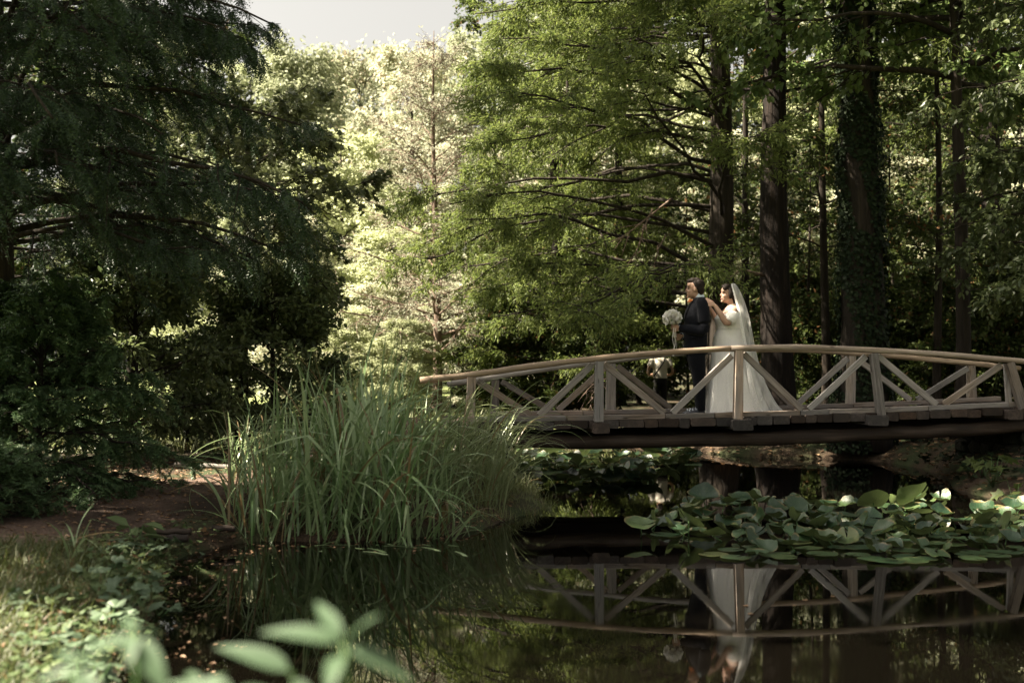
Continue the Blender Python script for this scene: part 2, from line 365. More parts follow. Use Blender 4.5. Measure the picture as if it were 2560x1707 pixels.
# posts: a thick upright, wider at the foot
def post(s, off, side, w, lean, z_bot, seed):
    top = b3(s, off-side*0.02, (rail_z if side < 0 else rail_zf)(s)-0.035); bot = b3(s+lean, off+side*0.035, z_bot)
    beam('post', bot, top, w, 0.095, M_POSTW, bridge, up=(BN[0], BN[1], 0), ch=0.006, seed=seed, seg=5, rough=0.0016, taper=0.1)
for k, (sn, ln, w) in enumerate(zip(post_s, (-.004, -.002, -.005, .010, .022), (.115, .108, .108, .104, .114))):
    post(sn, -0.085, -1, w, ln, curb_z(sn)-.078 if k in (1, 2, 3) else curb_z(sn)-.075, 300+k)
for k, (sf, ln, w) in enumerate(zip(far_s, (-.002, 0, 0, 0, .006), (.115, .13, .12, .12, .115))):
    post(sf, BW+0.085, 1, w, ln, curb_z(sf)-.076, 320+k)
# the second, inner upright behind the right post
beam('post', b3(1.004, -.01, curb_z(1.0)-.08), b3(1.0, .0, rail_z(1.0)-.05), .06, .06, M_POSTW, bridge, up=(BN[0], BN[1], 0), ch=.005, seed=340)
# diagonal braces: from each post top down to the kerb halfway to the next post
def braces(ss, off, seed, rz=rail_z):
    for k in range(len(ss)-1):
        m = (ss[k]+ss[k+1])/2; dz = rg.normal(0, .008, 4)
        for s0, s1, q in ((ss[k]+.011, m-.007, 0), (ss[k+1]-.011, m+.007, 1)):
            top = b3(s0, off, rz(s0)-.075+dz[q]); bot = b3(s1, off, curb_z(s1)+.012)
            beam('brace', bot, top, 0.038, 0.078, M_POSTW, bridge, up=(0, 0, 1), ch=0.005, seed=seed+2*k+q, seg=5, rough=0.0014)
braces(post_s, -0.01, 400); braces(far_s, BW+.01, 440, rail_zf)
# round log handrails, each run made of lengths butted over the posts
def handrail(off, cuts, seed, rz=rail_z):
    for k in range(len(cuts)-1):
        g = np.random.default_rng(seed+k); n = 18; ss = np.linspace(cuts[k], cuts[k+1]+.006, n)
        pts = np.array([b3(s, off+g.normal(0, .002), rz(s)+.004*math.sin(9*s+k)+g.normal(0, .0016)) for s in ss])
        loc = axes(pts[0], pts[-1]); inv = np.array(loc.inverted()); lp = pts@inv[:3, :3].T+inv[:3, 3]
        rr = 0.0375*(1+g.normal(0, .045, n))*np.linspace(1.05, .94, n)
        V, F = tube(lp, rr, 12); mobj('handrail', V, F, M_RAILW, bridge, True, loc)
handrail(-0.06, [s_at(1050, -.06), .47, 1.14], 500)
handrail(BW+0.06, [s_at(1119, BW), .56, s_at(2548, BW)], 520, rail_zf)
# stone abutments under the two ends
M_STONE = soil_mat('abutment_stone', (0.009, 0.008, 0.006), (0.022, 0.019, 0.015), (0.04, 0.035, 0.028), moss=(0.014, 0.017, 0.008), scale=3.0, bump=0.8)
def rock_mesh(seed, sx, sy, sz):
    bm = bmesh.new(); bmesh.ops.create_icosphere(bm, subdivisions=2, radius=1); g = np.random.default_rng(seed)
    ph = g.uniform(0, 6, 9); M = np.array([v.co for v in bm.verts])
    q = np.sign(M)*np.abs(M)**0.55; q /= np.abs(q).max()
    q *= 1+.10*np.sin(2.3*M[:, [1, 2, 0]]*2+ph[:3])+.05*np.sin(5*M[:, [2, 0, 1]]+ph[3:6])
    for v, c in zip(bm.verts, q): v.co = (c[0]*sx, c[1]*sy, c[2]*sz)
    me = bpy.data.meshes.new('stone'); bm.to_mesh(me); bm.free(); me.materials.append(M_STONE); return me
def abutment(label, sc, n, seed):
    e = empty('stone_abutment', (*bxy(sc, BW/2), 0)); tag(e, label, 'abutment', 'bridge abutments'); g = np.random.default_rng(seed)
    ms = [rock_mesh(seed+q, .17, .15, .105) for q in range(5)]
    zt = curb_z(sc)-.40; row = 0; z = -0.06
    while z < zt:
        for j in range(n):
            off = -.02+j*(BW+.04)/(n-1)+(.09 if row % 2 else 0)
            o = obj_of('stone', ms[int(g.integers(5))], e, Matrix.Translation(Vector(b3(sc+g.normal(0, .004), off, z+.1))) @ Matrix.Rotation(g.uniform(-.15, .15), 4, 'Z') @ Matrix.Diagonal((g.uniform(.85, 1.15), g.uniform(.9, 1.1), 1, 1)))
        z += .185; row += 1
abutment('dark stacked stones under the left end of the footbridge, beside the reeds', .045, 6, 10)
abutment('dark stacked stones under the right end of the footbridge', 1.055, 6, 30)
# ------------------------------------------------------------------ people
def ellipsoid(c, r, nu=14, nv=10, rot=None):
    u = np.linspace(0, 2*np.pi, nu, endpoint=False); v = np.linspace(-np.pi/2, np.pi/2, nv)
    V = np.stack([np.cos(v)[:, None]*np.cos(u)[None], np.cos(v)[:, None]*np.sin(u)[None], np.broadcast_to(np.sin(v)[:, None], (nv, nu))], -1).reshape(-1, 3)*np.asarray(r)
    if rot is not None: V = V@np.array(rot).T
    i = np.arange(nv-1)[:, None]*nu; j = np.arange(nu)[None]; j2 = (j+1) % nu
    return V+np.asarray(c), np.stack([i+j, i+j2, i+nu+j2, i+nu+j], -1).reshape(-1, 4)
def loft(secs, k=28, cap=True, fn=None):
    """secs: (cx, cy, z, rx, ry) horizontal ellipses from bottom to top"""
    secs = np.asarray(secs, float); n = len(secs); th = np.linspace(0, 2*np.pi, k, endpoint=False)
    V = np.stack([secs[:, None, 0]+secs[:, None, 3]*np.cos(th), secs[:, None, 1]+secs[:, None, 4]*np.sin(th), np.broadcast_to(secs[:, None, 2], (n, k))], -1)
    if fn is not None: V = fn(V, secs, th)
    i = np.arange(n-1)[:, None]*k; j = np.arange(k)[None]; j2 = (j+1) % k
    F = [np.stack([i+j, i+j2, i+k+j2, i+k+j], -1).reshape(-1, 4)]
    if cap: F += [np.array([list(range(k))[::-1]]), np.array([[(n-1)*k+q for q in range(k)]])]
    return V.reshape(-1, 3), F
def remeshed(mb, name, mat, voxel, smooth=3, parent=None, world=None, keep=None):
    """one continuous surface out of overlapping closed volumes"""
    o = link(bpy.data.objects.new('tmp', mb.mesh('tmp', None, True)))
    m = o.modifiers.new('r', 'REMESH'); m.mode = 'VOXEL'; m.voxel_size = voxel; m.use_smooth_shade = True
    if smooth: q = o.modifiers.new('s', 'SMOOTH'); q.iterations = smooth; q.factor = 0.5
    dg = bpy.context.evaluated_depsgraph_get(); dg.update()
    me = bpy.data.meshes.new_from_object(o.evaluated_get(dg)); me.name = name; me.materials.clear(); me.materials.append(mat)
    bpy.data.objects.remove(o)
    me.polygons.foreach_set('use_smooth', np.ones(len(me.polygons), dtype=bool))
    return obj_of(name, me, parent, world)
def skin_mat(name, c):
    t = NT(name); tc = t.n('TexCoord'); no = t.n('TexNoise', Vector=tc.outputs['Object'], Scale=25.0, Detail=3.0)
    p = t.n('BsdfPrincipled', Base_Color=t.mix(no.outputs[0], tuple(x*.88 for x in c), tuple(x*1.08 for x in c)), Roughness=0.5, Specular_IOR_Level=0.35)
    p.inputs['Subsurface Weight'].default_value = 0.15; p.inputs['Subsurface Radius'].default_value = (0.02, 0.008, 0.004); p.inputs['Subsurface Scale'].default_value = 0.5
    return t.end(p)
def cloth_mat(name, c, scale=180.0, var=0.25, rough=0.85, sheen=0.04, fold=0.35):
    t = NT(name); tc = t.n('TexCoord')
    no = t.n('TexNoise', Vector=tc.outputs['Object'], Scale=scale, Detail=3.0)
    n2 = t.n('TexNoise', Vector=t.n('Mapping', Vector=tc.outputs['Object'], Scale=(9, 9, 4)), Scale=1.0, Detail=3.0, Distortion=1.2)
    col = t.mix(no.outputs[0], tuple(x*(1-var) for x in c), tuple(x*(1+var) for x in c))
    b = t.n('Bump', Strength=fold, Distance=0.04, Height=n2.outputs[0])
    p = t.n('BsdfPrincipled', Base_Color=col, Roughness=rough, Specular_IOR_Level=0.12, Normal=b); p.inputs['Sheen Weight'].default_value = sheen
    return t.end(p)
def lace_mat(name, c=(0.82, 0.80, 0.755)):
    t = NT(name); tc = t.n('TexCoord')
    vo = t.n('TexVoronoi', {'feature': 'DISTANCE_TO_EDGE'}, Vector=tc.outputs['Object'], Scale=40.0)
    no = t.n('TexNoise', Vector=tc.outputs['Object'], Scale=90.0, Detail=4.0)
    f = t.math('MULTIPLY', t.ramp(vo.outputs['Distance'], [(0.02, (1, 1, 1)), (0.22, (0, 0, 0))]).outputs[0], no.outputs[0])
    col = t.mix(f, tuple(x*.9 for x in c), tuple(min(1, x*1.08) for x in c))
    b = t.n('Bump', Strength=0.15, Distance=0.008, Height=f)
    p = t.n('BsdfPrincipled', Base_Color=col, Roughness=0.75, Specular_IOR_Level=0.25, Normal=b); p.inputs['Sheen Weight'].default_value = 0.25
    return t.end(t.n('MixShader', Fac=0.15, _1=p, _2=t.n('BsdfTranslucent', Color=c)))
def tulle_mat(name, alpha, c=(0.84, 0.83, 0.80), lace=False):
    t = NT(name); tc = t.n('TexCoord')
    no = t.n('TexNoise', Vector=t.n('Mapping', Vector=tc.outputs['Object'], Scale=(14, 14, 2.2)), Scale=1.0, Detail=3.0, Distortion=0.5)
    a = t.ramp(no.outputs[0], [(0.3, (alpha*.6,)*3), (0.75, (min(1, alpha*1.6),)*3)]).outputs[0]
    if lace:
        vo = t.n('TexVoronoi', {'feature': 'DISTANCE_TO_EDGE'}, Vector=tc.outputs['Object'], Scale=95.0)
        a = t.ramp(vo.outputs['Distance'], [(0.12, (0.95,)*3), (0.3, (0.55,)*3)]).outputs[0]
    d = t.n('MixShader', Fac=0.4, _1=t.n('BsdfDiffuse', Color=c), _2=t.n('BsdfTranslucent', Color=c))
    return t.end(t.n('MixShader', Fac=a, _1=t.n('BsdfTransparent'), _2=d))
M_SKIN = skin_mat('skin_groom', (0.36, 0.22, 0.155)); M_SKINB = skin_mat('skin_bride', (0.40, 0.25, 0.18)); M_SKINC = skin_mat('skin_guest', (0.42, 0.26, 0.18))
M_NAVY = cloth_mat('navy_suit', (0.0045, 0.005, 0.008)); M_NAVY2 = cloth_mat('navy_trousers', (0.004, 0.0045, 0.007))
M_SHIRT = plain('shirt_cotton', (0.55, 0.62, 0.68), 0.8); M_HAIR = plain('dark_hair', (0.014, 0.009, 0.006), 0.7, 0.2, 0.5, 120)
M_ORANGE = plain('orange_petal', (0.75, 0.24, 0.08), 0.7, 0.2, 0.2, 60); M_LACE = lace_mat('bridal_lace'); M_TULLE = tulle_mat('tulle', 0.40); M_LACET = tulle_mat('lace_trim', 0.8, lace=True)
M_PEARL = plain('pearl', (0.75, 0.72, 0.66), 0.25, 0.6); M_EYE = plain('eye_dark', (0.02, 0.014, 0.01), 0.2, 0.6); M_LIP = plain('lip', (0.34, 0.13, 0.11), 0.5)
M_SHOE = plain('shoe_leather', (0.012, 0.014, 0.022), 0.35, 0.5); M_SHOEW = plain('shoe_trim', (0.6, 0.65, 0.72), 0.5)
M_TSHIRT = cloth_mat('cream_tshirt', (0.60, 0.55, 0.46), rough=0.9); M_BLACKC = cloth_mat('black_cloth', (0.015, 0.014, 0.013))
M_PETAL = leaf_mat('white_petal', (0.82, 0.80, 0.75), (0.88, 0.86, 0.82), 0.25, 0.6, 0.2)
M_STEM = plain('green_stem', (0.05, 0.10, 0.03), 0.6); M_RIBBON = tulle_mat('ribbon', 0.8, (0.78, 0.75, 0.69))

def head_parts(mb, c, s=1.0, yaw=0.0, pitch=0.0, female=False):
    """head facing -X at yaw 0; c is the point between the ears at eye level"""
    Rm = Matrix.Rotation(yaw, 3, 'Z') @ Matrix.Rotation(pitch, 3, 'Y'); A = np.array(Rm); c = np.asarray(c, float)
    def e(p, r): mb.add(*ellipsoid(A@(np.array(p)*s)+c, np.array(r)*s, rot=A))
    e((.018, 0, .032), (.097, .076, .092)); e((-.03, 0, -.045), (.062, .058, .080)); e((-.052, 0, .045), (.045, .062, .05))
    e((-.012, 0, -.075), (.066, .054, .036)); e((-.078, 0, -.106), (.018, .022, .017)); e((-.074, 0, .022), (.018, .048, .010))
    for q in (-1, 1): e((.016, q*.077, -.012), (.019, .009, .031)); e((-.058, q*.036, -.035), (.026, .022, .024))
    e((-.084, 0, -.064), (.013, .024, .007)); e((-.082, 0, -.076), (.013, .021, .007))
    mb.add(*tube((A@(np.array([(-.078, 0, .018), (-.092, 0, -.006), (-.104, 0, -.026)])*s).T).T+c, np.array((.009, .011, .015))*s, 8))
    mb.add(*tube((A@(np.array([(-.104, 0, -.026), (-.088, 0, -.038)])*s).T).T+c, np.array((.013, .010))*s, 8))
    return A, c
def face_bits(A, c, s, parent, world, lipmat=None):
    for q in (-1, 1):
        V, F = ellipsoid(A@(np.array((-.0745, q*.033, -.001))*s)+c, np.array((.010, .015, .0075))*s, 10, 8, A); mobj('eye', V, F, M_EYE, parent, True, world)
        V, F = tube((A@(np.array([(-.084, q*.016, .021), (-.084, q*.034, .028), (-.068, q*.052, .021)])*s).T).T+c, .0045*s, 6); mobj('eyebrow', V, F, M_HAIR, parent, True, world)
    if lipmat:
        V, F = ellipsoid(A@(np.array((-.087, 0, -.0695))*s)+c, np.array((.0125, .024, .0095))*s, 12, 8, A); mobj('lips', V, F, lipmat, parent, True, world)
def hand(mb, wrist, direc, palm_n, s=1.0, curl=0.25, side=1):
    """palm and five fingers; direc towards the fingertips, palm_n out of the palm, side +-1 puts the thumb"""
    w = np.asarray(wrist, float); d = nrm(np.asarray(direc, float)); n = np.asarray(palm_n, float); n = nrm(n-d*(n@d)); l = np.cross(n, d)*side
    A = np.stack([d, l, n], 1)
    mb.add(*ellipsoid(w+d*.048*s, np.array((.052, .040, .016))*s, rot=A))
    mb.add(*tube([w-d*.03*s, w+d*.02*s], [.024*s, .024*s], 8, squash=.75))
    for q, (off, L) in enumerate(((-.03, .062), (-.010, .078), (.011, .084), (.031, .074))):
        p = w+d*.088*s+l*off*s; pts = [p-d*.02*s]; a = curl*(.6+.1*q)
        for k in range(3):
            pts.append(pts[-1]+(d*math.cos(a)+n*math.sin(a))*(L*s*(.45, .32, .25)[k]+(.02*s if k == 0 else 0))); a += curl
        mb.add(*tube(pts, np.array((.0095, .009, .008, .0062))*s, 7))
    tp = w+d*.03*s+l*.034*s
    mb.add(*tube([w+d*.012*s+l*.02*s, tp+l*.02*s+d*.02*s, tp+l*.026*s+d*.05*s+n*.01*s, tp+l*.022*s+d*.072*s+n*.02*s], np.array((.014, .012, .010, .007))*s, 7))
def hair_cap(name, c, A, s, pieces, parent, world, strands=0, seed=0):
    mb = MB()
    for p, r in pieces: mb.add(*ellipsoid(A@(np.array(p)*s)+c, np.array(r)*s, rot=A))
    o = remeshed(mb, name, M_HAIR, .009, 2, parent, world)
    g = np.random.default_rng(seed); co = np.empty(len(o.data.vertices)*3, np.float32); o.data.vertices.foreach_get('co', co); co = co.reshape(-1, 3)
    ctr = co.mean(0); co += nrm(co-ctr)*(.004*np.sin(90*co[:, 0:1]+40*co[:, 2:3])+g.normal(0, .0012, (len(co), 1)))
    o.data.vertices.foreach_set('co', co.ravel()); o.data.update(); return o

# the couple share one frame: origin under the groom's feet, -X is where they look, -Y towards the camera
gs = s_at(1742, BW/2)
GO = np.array([PX(1742, 14.78), 14.78, curb_z(gs)-.056])
TW = Matrix.Translation(Vector(GO)) @ Matrix.Diagonal((1, 1, 1.016, 1))
def uv(u, v): return (u-650)/687.0, (1395-v)/687.0
def world_empty(name, x, y):
    return empty(name, (GO[0]+x, GO[1]+y, GO[2]))
# ---- groom
groom = world_empty('person', 0, 0); tag(groom, 'man in a navy suit standing on the bridge, holding the white bouquet', 'person')
b = MB()
hc = (-.028, 0.0, 1.612); A_g, c_g = head_parts(b, hc, 1.02, yaw=-.22, pitch=.05)
b.add(*tube([(.035, 0, 1.40), (.02, 0, 1.48), (0, 0, 1.56)], [.066, .058, .056], 12))
b.add(*loft([(-.0, 0, .80, .11, .15), (0, 0, 1.0, .11, .14), (-.01, 0, 1.2, .12, .16), (.02, 0, 1.35, .10, .17), (.03, 0, 1.43, .06, .10)]))
for q in (-1, 1): b.add(*tube([(.0, q*.085, .85), (.02, q*.088, .48), (.045, q*.088, .06)], [.075, .045, .034], 10)); b.add(*ellipsoid((-.02, q*.088, .035), (.09, .03, .02)))
LA = np.array([(.045, -.185, 1.405), (.055, -.235, 1.25), (.045, -.24, 1.075), (-.10, -.175, 1.085), (-.225, -.085, 1.108)])
RA = np.array([(.045, .185, 1.405), (.06, .235, 1.24), (.04, .235, 1.06), (-.09, .16, 1.02), (-.19, .05, 1.01)])
for a in (LA, RA): b.add(*tube(a, [.05, .045, .04, .036, .028], 10))
hx, hy = -.303, -.075                                         # the bouquet handle
hand(b, (-.232, -.098, 1.112), (-1, .05, .12), (0.0, 1, 0), 1.0, curl=1.0, side=-1)
hand(b, (-.190, .03, 1.008), (-1, -.35, .0), (-.1, -.9, .3), .95, curl=.8, side=1)
body = remeshed(b, 'body', M_SKIN, .0085, 1, groom, TW); face_bits(A_g, c_g, 1.02, groom, TW)
hair_cap('hair', c_g, A_g, 1.02, [((.035, 0, .048), (.094, .082, .088)), ((.078, 0, .0), (.050, .074, .078)), ((-.035, 0, .100), (.066, .064, .034)), ((-.066, 0, .086), (.030, .052, .026)), ((.01, 0, .116), (.07, .06, .030)), ((.088, 0, -.05), (.026, .056, .04)), ((.022, .068, .02), (.022, .013, .045)), ((.022, -.068, .02), (.022, .013, .045))], groom, TW, seed=1)
j = MB()
j.add(*loft(spline(np.array([(-.012, 0, .77, .152, .195), (-.016, 0, .86, .153, .195), (-.012, 0, 1.0, .146, .180), (-.01, 0, 1.14, .152, .188), (-.004, 0, 1.27, .156, .205), (.02, 0, 1.38, .145, .205), (.04, 0, 1.455, .105, .165), (.045, 0, 1.505, .072, .095)]), 26)))
for a, in_ in ((LA, -1), (RA, 1)): j.add(*tube(spline(np.vstack([[(.045, in_*.12, 1.43)], a]), 22), np.interp(np.linspace(0, 1, 22), [0, .2, .4, .62, .85, 1], [.075, .084, .076, .066, .057, .052]), 14))
jk = remeshed(j, 'jacket', M_NAVY, .011, 2, groom, TW)
# lapel and pocket flap, a little proud of the jacket
V, F = tube([(-.04, -.075, 1.475), (-.098, -.09, 1.40), (-.150, -.075, 1.30), (-.172, -.04, 1.18)], [.014, .024, .022, .006], 8, squash=.5); mobj('lapel', V, F, M_NAVY2, jk, True, TW)
V, F = tube([(-.10, -.178, .985), (.0, -.196, .98)], [.011, .011], 6, squash=1); mobj('pocket_flap', V, F, M_NAVY2, jk, True, TW)
for k, (x0, xk, xa) in enumerate(((-.03, -.005, .03), (.015, .01, .045))):
    pass
tr = MB()
for q, fx in ((-1, 0.0), (1, 0.02)):
    tr.add(*loft(spline(np.array([(.035+fx, q*.088, .055, .062, .062), (.03+fx, q*.088, .12, .062, .064), (.018+fx, q*.09, .45, .085, .08), (-.012+fx*.5, q*.088, .70, .108, .098), (-.012, q*.08, .90, .13, .11)]), 18), k=18))
tr.add(*loft([(-.012, 0, .80, .135, .17), (-.012, 0, 1.0, .14, .17)]))
remeshed(tr, 'trousers', M_NAVY2, .011, 2, groom, TW)
sh = MB(); sh.add(*tube([(.052, 0, 1.475), (.022, 0, 1.505), (-.004, 0, 1.525)], [.073, .069, .065], 18)); V, F = sh.data()
mobj('shirt_collar', V, [f for f in F if f.shape[1] == 4], M_SHIRT, groom, True, TW)
bt = MB()
g = np.random.default_rng(3)
for k in range(14): bt.add(*ellipsoid((-.088+g.normal(0, .009), -.03+g.normal(0, .016), 1.458+g.normal(0, .011)), (.011, .013, .010), 8, 6))
remeshed(bt, 'boutonniere', M_ORANGE, .005, 1, groom, TW)
for q in (-1, 1):
    m = MB(); m.add(*loft([(-.045, q*.088, .0, .135, .045), (-.045, q*.088, .03, .135, .047), (-.02, q*.088, .06, .11, .043), (.025, q*.088, .095, .055, .042)], 18))
    so = remeshed(m, 'shoe', M_SHOE, .007, 2, groom, TW)
    V, F = loft([(-.045, q*.088, -.002, .139, .049), (-.045, q*.088, .016, .139, .049)], 20); mobj('sole', V, F, M_SHOEW, so, False, TW)
    for k in range(3):
        V, F = tube([(-.115+.04*k, q*.088-.04, .055+.009*k), (-.115+.04*k, q*.088, .072+.012*k), (-.115+.04*k, q*.088+.04, .055+.009*k)], .0055, 6); mobj('lace', V, F, M_SHOEW, so, True, TW)
for a_ in (LA, RA):
    V, F = tube([a_[-1]+(a_[-2]-a_[-1])*.04, a_[-1]+(a_[-1]-a_[-2])*.10], [.040, .040], 14); mobj('shirt_cuff', V, [F[0]], M_SHIRT, groom, True, TW)
# ---- bouquet in his hands
bq = empty('bouquet', (GO[0]+hx, GO[1]+hy, GO[2]+1.0)); tag(bq, 'round bouquet of white roses with long trailing ribbons, held in front of the navy suit', 'bouquet')
def rose_mesh():
    m = MB(); g = np.random.default_rng(8)
    for ring, (n, r, tilt, sz) in enumerate(((3, .004, .15, .028), (4, .012, .35, .034), (5, .020, .6, .040), (6, .028, .9, .044))):
        for k in range(n):
            a = 2*np.pi*k/n+ring*.6; gx_, gy_ = np.meshgrid(np.linspace(-1, 1, 4), np.linspace(0, 1, 4))
            wv = np.sqrt(np.maximum(0, 1-(gy_*1.9-1)**2*.9))*sz*.75
            out = r+np.sin(gy_*1.5)*sz*math.sin(tilt)-np.abs(gx_)**2*sz*.25; up = gy_*sz*1.1*math.cos(tilt*.7)
            X = out*math.cos(a)-gx_*wv*math.sin(a); Y = out*math.sin(a)+gx_*wv*math.cos(a)
            q = np.stack([X, Y, up], -1).reshape(-1, 3); i = (np.arange(3)[:, None]*4+np.arange(3)[None]).ravel()
            m.add(q, np.stack([i, i+1, i+5, i+4], -1))
    return m.mesh('rose', M_PETAL, True)
rm = rose_mesh(); ctr = Vector((hx-.024, hy+.0, 1.232)); g = np.random.default_rng(21); k = 0; dirs = []
while len(dirs) < 26:
    d = nrm(g.normal(size=3)); d[2] = d[2]*.8+.15; d = nrm(d)
    if d[2] > -.45 and all(d@e < .84 for e in dirs): dirs.append(d)
    k += 1
    if k > 6000: break
for d in dirs:
    p = Vector((ctr[0]+d[0]*.083, ctr[1]+d[1]*.082, ctr[2]+d[2]*.066)); q = Vector(d).to_track_quat('Z', 'Y').to_matrix().to_4x4()
    obj_of('rose', rm, bq, TW @ Matrix.Translation(p) @ q @ Matrix.Rotation(g.uniform(0, 6), 4, 'Z') @ Matrix.Scale(g.uniform(.7, 1.0), 4))
V, F = ellipsoid(ctr, (.075, .07, .055)); mobj('flower_core', V, F, M_STEM, bq, True, TW)
V, F = tube([(hx-.012, hy, 1.20), (hx, hy, 1.12), (hx+.012, hy, .99)], [.024, .018, .02], 10); mobj('stem_bundle', V, F, M_RIBBON, bq, True, TW)
for k in range(7):
    a = k*.9; d = np.array((math.cos(a), math.sin(a), -.2)); p = np.array(ctr)+d*.105; sd_ = nrm(np.cross(d, (0, 0, 1)))
    V = [p, p+d*.03+sd_*.016, p+d*.065+np.array((0, 0, -.01)), p+d*.03-sd_*.016]; mobj('leaf', V, [(0, 1, 2, 3)], M_STEM, bq, False, TW)
for k, (dx, L, w) in enumerate(((0, .36, .022), (.018, .33, .017), (-.012, .27, .014))):
    n = 14; z = np.linspace(1.11, 1.11-L, n); x = hx-.008+dx+.010*np.sin(z*22+k); y = hy-.03-.008*k+.006*np.cos(z*25+k)
    V = np.stack([np.stack([x-w/2*np.cos(z*9+k)*.9-.004, y, z], -1), np.stack([x+w/2, y+.004, z], -1)], 1).reshape(-1, 3); i = np.arange(n-1)*2
    mobj('ribbon', V, np.stack([i, i+1, i+3, i+2], -1), M_RIBBON, bq, True, TW)
# ---- bride
bride = world_empty('person', .46, 0); tag(bride, 'woman in a white lace wedding gown and long veil, hand on the shoulder in front', 'person')
b = MB(); hb = (.408, 0.0, 1.548); A_b, c_b = head_parts(b, hb, .94, yaw=.10, pitch=.06, female=True)
b.add(*tube([(.465, 0, 1.34), (.448, 0, 1.41), (.430, 0, 1.49)], [.06, .049, .046], 12))
b.add(*loft(spline(np.array([(.44, 0, .85, .16, .19), (.43, 0, 1.08, .135, .15), (.42, 0, 1.2, .14, .155), (.415, 0, 1.28, .135, .165), (.44, 0, 1.335, .105, .175), (.455, 0, 1.375, .075, .13), (.462, 0, 1.40, .05, .07)]), 20)))
for q in (-1, 1): b.add(*tube([(.45, q*.09, .9), (.45, q*.09, .45), (.46, q*.09, .06)], [.085, .06, .04], 10))
BLA = np.array([(.455, -.165, 1.335), (.41, -.225, 1.25), (.345, -.255, 1.165), (.265, -.26, 1.275), (.197, -.245, 1.385)])
BRA = np.array([(.455, .165, 1.335), (.41, .22, 1.25), (.345, .235, 1.17), (.265, .22, 1.28), (.20, .19, 1.385)])
for a in (BLA, BRA): b.add(*tube(spline(a, 14), np.interp(np.linspace(0, 1, 14), [0, .25, .5, .75, 1], [.054, .050, .043, .038, .025]), 12))
hand(b, BLA[-1]+np.array((-.006, 0, .008)), (-.80, .12, .50), (-.18, .98, -.25), .92, curl=.12, side=-1)
hand(b, BRA[-1]+np.array((-.006, 0, .008)), (-.80, -.1, .50), (-.18, -.95, -.25), .92, curl=.12, side=1)
remeshed(b, 'body', M_SKINB, .0085, 1, bride, TW); face_bits(A_b, c_b, .94, bride, TW, M_LIP)
hair_cap('hair', c_b, A_b, .94, [((.038, 0, .045), (.098, .088, .088)), ((.085, 0, -.02), (.062, .08, .09)), ((-.025, 0, .10), (.07, .074, .04)), ((-.055, -.04, .07), (.035, .035, .035)), ((-.055, .04, .07), (.035, .035, .035)), ((.02, -.078, -.01), (.035, .018, .065)), ((.02, .078, -.01), (.035, .018, .065)), ((.09, 0, -.10), (.05, .06, .06))], bride, TW, seed=2)
V = []; nk = MB()
for k in range(30):
    a = 2*np.pi*k/30; nk.add(*ellipsoid((.447+.053*math.cos(a), .053*math.sin(a), 1.405+.018*math.cos(a)), (.0058,)*3, 6, 5))
tag(nk.build('necklace', M_PEARL, bride, True, TW), kind='stuff')
def pleat(V, secs, th):
    z = secs[:, 2][:, None]; k = np.clip((1.02-z)/1.0, 0, 1); c = secs[:, None, :2]
    f = 1+k*(.045*np.sin(9*th+1.3*z)+.030*np.sin(17*th+2+.8*z)+.012*np.sin(31*th))
    V = V.copy(); V[..., :2] = c+(V[..., :2]-c)*f[..., None]; return V
gown = [(.53, 0, .002, .425, .43), (.515, 0, .06, .405, .42), (.478, 0, .284, .345, .36), (.45, 0, .575, .28, .295), (.434, 0, .793, .238, .25), (.418, 0, .982, .20, .208), (.42, 0, 1.098, .165, .165), (.409, 0, 1.186, .173, .172), (.405, 0, 1.235, .172, .180), (.425, 0, 1.285, .150, .178)]
V, F = loft(spline(np.array(gown), 60), 120, True, pleat); F = F[:2]
gw = mobj('gown', V, F, M_LACE, bride, True, TW)
V, F = loft([(.42, 0, 1.085, .170, .170), (.42, 0, 1.11, .170, .170)], 40, False); mobj('waist_sash', V, F, M_LACET, gw, True, TW)
for a, q in ((BLA, -1), (BRA, 1)):
    pts = spline(np.vstack([(.46, q*.150, 1.265), (.425, q*.205, 1.25), (.385, q*.238, 1.20), (.365, q*.250, 1.175)]), 16)
    rr = np.interp(np.linspace(0, 1, 16), [0, .25, .6, .9, 1], [.050, .078, .084, .068, .056]); V, F = tube(pts, rr, 24)
    V = V+np.random.default_rng(5).normal(0, .003, V.shape); mobj('sleeve', V, F, M_LACE, gw, True, TW)
# veil
def veil_rows():
    back = [(985, 238), (1012, 262), (1050, 330), (1085, 420), (1112, 520), (1140, 650), (1162, 780), (1202, 950), (1262, 1130), (1345, 1290), (1400, 1350), (1460, 1394)]
    fr = [(968, 236), (955, 258), (968, 330), (985, 420), (995, 520), (1015, 650), (1035, 780), (1050, 950), (1065, 1130), (1090, 1290), (1110, 1350), (1130, 1394)]
    ry = [.01, .065, .098, .125, .215, .235, .25, .29, .36, .42, .44, .46]
    rows = [(uv(*bk)[0], uv(*bk)[1], uv(*f)[0], r) for bk, f, r in zip(back, fr, ry)]
    return spline(np.array(rows), 64)
vr = veil_rows(); m_ = 46; ph = np.linspace(-np.pi/2, np.pi/2, m_); VV = []
for xb, z, xf, ry in vr:
    k = np.clip((1.5-z)/1.4, 0, 1); w = 1+k*(.05*np.sin(9*ph+z*1.5)+.035*np.sin(17*ph+1))
    cx0 = xf; X = cx0+(xb-xf)*np.cos(ph)*w; Y = ry*np.sin(ph)*w; VV.append(np.stack([X, Y, np.full(m_, max(z, .006))], -1))
VV = np.array(VV); i = (np.arange(63)[:, None]*m_+np.arange(m_-1)[None]).ravel(); FV = np.stack([i, i+1, i+m_+1, i+m_], -1)
veil = mobj('veil', VV.reshape(-1, 3), FV, M_TULLE, bride, True, TW)
